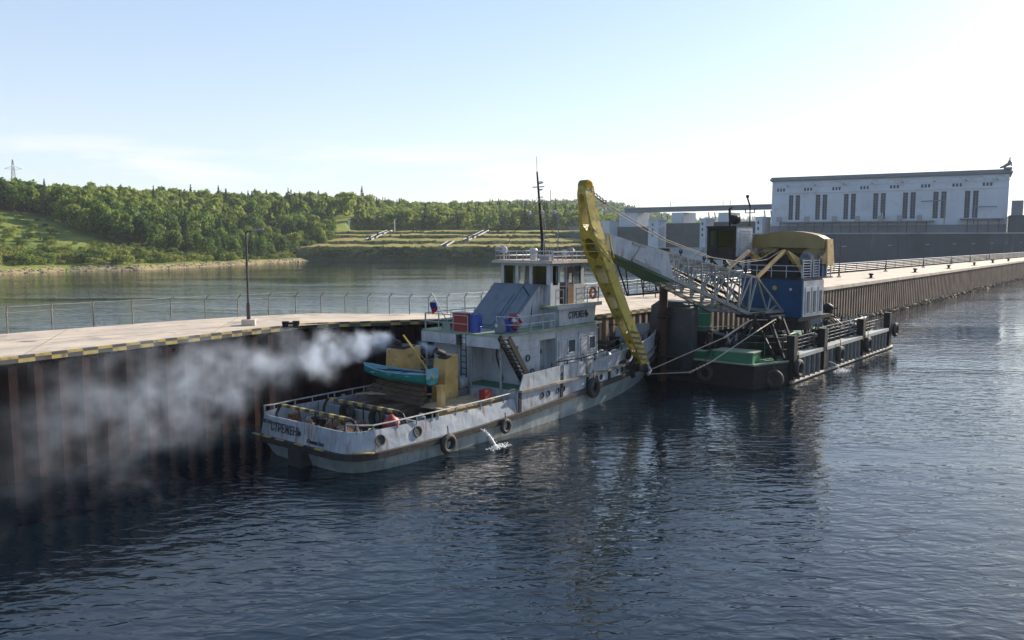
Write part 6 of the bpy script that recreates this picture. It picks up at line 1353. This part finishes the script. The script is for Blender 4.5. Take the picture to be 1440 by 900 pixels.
# cables
def KW(u, p, z): return (u, p, z)
b = MK(); P = [(23.3, -.2, 12.9), (22.4, -.3, 12.35), (21.5, -.4, 11.95), (16, -.7, 9.95), (11, -1, 8.75), (7, -1.2, 8.35), (4, -1.3, 8.5), (1.9, -1.4, 9.15)]; b.tube(P, .028, 6); P = [(x, y + .5, z + .05) for x, y, z in P]; b.tube(P, .022, 6)
for k in range(6): t_ = k / 6; q = Vector((23.0, -.25, 12.7)).lerp(Vector((21.6, -.4, 12.0)), t_); b.lathe([(.12, -.06), (.12, .06)], q, (1, 0, -.4), 8)
b.build('hoist_cable', M_wire, cr)
b = MK(); b.tube([(21.5, .3, 10.4), (13, .9, 9.0), (5.8, 1.4, 8.0), (2, 1.4, 8.6), (-.5, 1.3, 9)], .04, 5); b.build('luffing_cable', M_wire, cr)
# ---------------------------------------------------------------- ropes
def rope(pts, label, bead=None, r=.035):
    o_ = pts[0].copy(); b = MB(); P = []
    for i in range(len(pts) - 1):
        n = max(2, int((pts[i + 1] - pts[i]).length / .6))
        for k in range(n): P.append(pts[i].lerp(pts[i + 1], k / n) - o_)
    P.append(pts[-1] - o_); b.tube(P, r, 6)
    e = empty('mooring_rope', o_, 0, label, 'rope'); b.build('line', M_rope, e)
    if bead:
        a, c = bead; b = MB(); n = int((c - a).length / .24)
        for k in range(n): q = a.lerp(c, k / n) - o_; b.torus(q, (c - a).normalized(), .05, .028, 8, 5)
        b.build('chafing_coil', M_rope, e)
tb_ = T.w(26.5, 2.75, 3.0); pa = A(1019, 474.5, 51.5); pb = A(1052, 452, 55); pc_ = A(1058, 449.5, 56); pd = A(1092, 450, 57)
rope([A(912, 521, 52.5), pa, pb, pc_, pd], 'upper pale mooring rope running from the stick foot to the pontoon frame', (pa, pb))
pe = A(970, 523.5, 50.0); pg = A(1000, 509, 50.5)
rope([A(912, 526, 52.3), pe, pg, A(1064, 466, 52.5), A(1095, 446, 57)], 'lower slack mooring rope with a coiled section above the dark water', (pe, pg))
# ---------------------------------------------------------------- person on pontoon
def person(loc, rz, label):
    e = empty('person', loc, rz, label, 'person')
    J = {'pel': (0, 0, .95), 'sp': (0, 0, 1.2), 'ch': (.02, 0, 1.38), 'nk': (.03, 0, 1.5), 'hd': (.05, 0, 1.6), 'ht': (.05, 0, 1.72), 'hl': (0, .1, .9), 'kl': (.05, .13, .5), 'al': (0, .13, .09), 'tl': (.17, .14, .04), 'hr': (0, -.1, .9), 'kr': (.0, -.14, .5), 'ar': (-.05, -.14, .09), 'tr': (.12, -.15, .04),
         'sl': (.02, .2, 1.40), 'el': (.0, .27, 1.12), 'wl': (.12, .25, .88), 'fl': (.16, .24, .80), 'sr': (.02, -.2, 1.40), 'er': (-.02, -.28, 1.12), 'wr': (.1, -.26, .88), 'fr': (.14, -.25, .80)}
    Rd = {'pel': .15, 'sp': .15, 'ch': .16, 'nk': .06, 'hd': .095, 'ht': .06, 'hl': .1, 'kl': .07, 'al': .05, 'tl': .035, 'hr': .1, 'kr': .07, 'ar': .05, 'tr': .035, 'sl': .07, 'el': .05, 'wl': .035, 'fl': .03, 'sr': .07, 'er': .05, 'wr': .035, 'fr': .03}
    Ed = [('pel', 'sp'), ('sp', 'ch'), ('ch', 'nk'), ('nk', 'hd'), ('hd', 'ht'), ('pel', 'hl'), ('hl', 'kl'), ('kl', 'al'), ('al', 'tl'), ('pel', 'hr'), ('hr', 'kr'), ('kr', 'ar'), ('ar', 'tr'), ('ch', 'sl'), ('sl', 'el'), ('el', 'wl'), ('wl', 'fl'), ('ch', 'sr'), ('sr', 'er'), ('er', 'wr'), ('wr', 'fr')]
    ks = list(J); me = bpy.data.meshes.new('body'); me.from_pydata([J[k] for k in ks], [(ks.index(a), ks.index(c)) for a, c in Ed], []); o = bpy.data.objects.new('body', me); COL.objects.link(o)
    sk = o.modifiers.new('skin', 'SKIN'); 
    for i, k in enumerate(ks): me.skin_vertices[0].data[i].radius = (Rd[k], Rd[k])
    me.skin_vertices[0].data[0].use_root = True; su = o.modifiers.new('sub', 'SUBSURF'); su.levels = 2; su.render_levels = 2
    dg = bpy.context.evaluated_depsgraph_get(); m2 = bpy.data.meshes.new_from_object(o.evaluated_get(dg)); bpy.data.objects.remove(o); m2.materials.clear(); m2.materials.append(M_cloth); m2.materials.append(M_skin)
    for p in m2.polygons: p.material_index = 1 if (p.center.z > 1.5 or (p.center.z < .88 and abs(p.center.y) > .2)) else 0; p.use_smooth = True
    q = bpy.data.objects.new('body', m2); COL.objects.link(q); q.parent = e
    b = MB(); b.lathe([(.105, 0), (.108, .04), (.09, .1), (.04, .13), (0, .135)], (.04, 0, 1.63), n=14); b.build('hair', M_dark, e, smooth=True)
    for y in (-.05, .05): b = MB(); b.tube([(.13, y, 1.63), (.145, y, 1.63)], .01, 5); b.build('eye', M_dark, e)
    for sg, h in ((1, (.16, .24, .80)), (-1, (.14, -.25, .80))):
        for k in range(4): b = MB(); x = h[0] - .03 + k * .02; b.tube([(x, h[1], h[2]), (x + .01, h[1] - .01 * sg, h[2] - .05), (x + .02, h[1] - .025 * sg, h[2] - .08)], .009, 5); b.build('finger', M_skin, e)
    return e
person(B.w(6.2, -.75, dz_ + .03), R(205), 'person in dark work clothes standing on the pontoon by the green tank')
# ---------------------------------------------------------------- haze + smoke
def vol_box(name, lo, hi):
    b = MB(); b.bx(lo[0], hi[0], lo[1], hi[1], lo[2], hi[2]); o = b.build(name, []); return o
HZ = bpy.data.materials.new('haze_air'); HZ.use_nodes = True; n = HZ.node_tree.nodes; n.remove(n['Principled BSDF']); pv = n.new('ShaderNodeVolumePrincipled')
pv.inputs['Color'].default_value = (.80, .88, 1.0, 1); pv.inputs['Density'].default_value = .00012; pv.inputs['Anisotropy'].default_value = .1; HZ.node_tree.links.new(pv.outputs[0], n['Material Output'].inputs['Volume'])
hz = vol_box('haze', (-3080, -280, -7), (3080, 3680, 110)); hz.data.materials.append(HZ); tag(hz, 'pale blue haze in the air over the river', 'haze', kind='stuff')
def smoke(name, origin, rz, L, w0, w1, drop, dens0, label, sc=1.4, tilt=0):
    W = w1 * 2.6; m = bpy.data.materials.new(name + '_puffs'); m.use_nodes = True; t = m.node_tree; n = t.nodes; l = t.links; n.remove(n['Principled BSDF'])
    pv = n.new('ShaderNodeVolumePrincipled'); pv.inputs['Color'].default_value = (.78, .87, 1, 1); pv.inputs['Anisotropy'].default_value = .1; l.new(pv.outputs[0], n['Material Output'].inputs['Volume'])
    tc_ = n.new('ShaderNodeTexCoord'); s_ = n.new('ShaderNodeSeparateXYZ')
    nz1 = n.new('ShaderNodeTexNoise'); nz1.inputs['Scale'].default_value = .45 * sc; nz1.inputs['Detail'].default_value = 3; l.new(tc_.outputs['Object'], nz1.inputs[0])
    vm = n.new('ShaderNodeVectorMath'); vm.operation = 'SUBTRACT'; l.new(nz1.outputs['Color'], vm.inputs[0]); vm.inputs[1].default_value = (.5, .5, .5)
    def M(op, a, b_=None, c=None):
        q = n.new('ShaderNodeMath'); q.operation = op
        for i, x in enumerate((a, b_, c)):
            if x is None: continue
            if isinstance(x, (int, float)): q.inputs[i].default_value = x
            else: l.new(x, q.inputs[i])
        return q.outputs[0]
    l.new(tc_.outputs['Object'], s_.inputs[0]); x, y, z = s_.outputs
    f = M('DIVIDE', x, L); f = M('MAXIMUM', f, 0.0)
    wid = M('ADD', M('MULTIPLY', f, w1 - w0), w0)
    vs2 = n.new('ShaderNodeVectorMath'); vs2.operation = 'SCALE'; l.new(vm.outputs[0], vs2.inputs[0]); l.new(M('MULTIPLY', wid, 2.6), vs2.inputs['Scale'])
    sep2 = n.new('ShaderNodeSeparateXYZ'); l.new(vs2.outputs[0], sep2.inputs[0])
    yy = M('DIVIDE', M('ADD', y, M('MULTIPLY', sep2.outputs[1], 1.0)), M('ADD', M('MULTIPLY', wid, .55), .1)); cz = M('MULTIPLY', M('POWER', f, 1.7), -drop)
    zz = M('DIVIDE', M('ADD', M('SUBTRACT', z, cz), M('MULTIPLY', sep2.outputs[2], 1.35)), wid)
    r2 = M('ADD', M('MULTIPLY', yy, yy), M('MULTIPLY', zz, zz)); g = M('EXPONENT', M('MULTIPLY', r2, -1.6)); g = M('MAXIMUM', M('SUBTRACT', g, .03), 0)
    nz2 = n.new('ShaderNodeTexNoise'); nz2.inputs['Scale'].default_value = .9 * sc; nz2.inputs['Detail'].default_value = 4; l.new(tc_.outputs['Object'], nz2.inputs[0])
    mr = n.new('ShaderNodeMapRange'); mr.inputs[1].default_value = .36; mr.inputs[2].default_value = .72; l.new(nz2.outputs[0], mr.inputs[0])
    dn = M('DIVIDE', dens0, M('ADD', M('MULTIPLY', M('MULTIPLY', wid, wid), 1.0 / (w0 * w0) * .42), .58)); d = M('MULTIPLY', M('MULTIPLY', g, M('ADD', M('MULTIPLY', mr.outputs[0], .88), .12)), dn)
    ed = n.new('ShaderNodeMapRange'); ed.inputs[1].default_value = L; ed.inputs[2].default_value = L * .75; l.new(x, ed.inputs[0]); d = M('MULTIPLY', d, ed.outputs[0])
    l.new(d, pv.inputs['Density'])
    b = MB(); hw = w1 * 1.5 ; b.hexa([(0, -w0 * 2.6, -w0 * 3), (L, -hw, -drop - w1 * 1.7), (L, hw, -drop - w1 * 1.7), (0, w0 * 2.6, -w0 * 3), (0, -w0 * 2.6, w0 * 3), (L, -hw, min(1.8, -drop + w1 * 1.9)), (L, hw, min(1.8, -drop + w1 * 1.9)), (0, w0 * 2.6, w0 * 3)])
    o = b.build(name, m); o.location = origin; o.rotation_euler = (0, 0, rz); tag(o, label, 'smoke', kind='stuff'); return o
f0 = T.w(7.85, -2.4, 4.75)
smoke('smoke', f0, math.atan2(-16, -9.0), 21, .32, 2.7, 1.5, 6.5, 'blue white exhaust smoke drifting left along the pier wall')
f1 = T.w(8.1, .45, 4.4); b = smoke('smoke', f1, R(150), 1.0, .22, .32, -.2, 5.0, 'small white smoke puff above the nearer yellow funnel', 3.5)
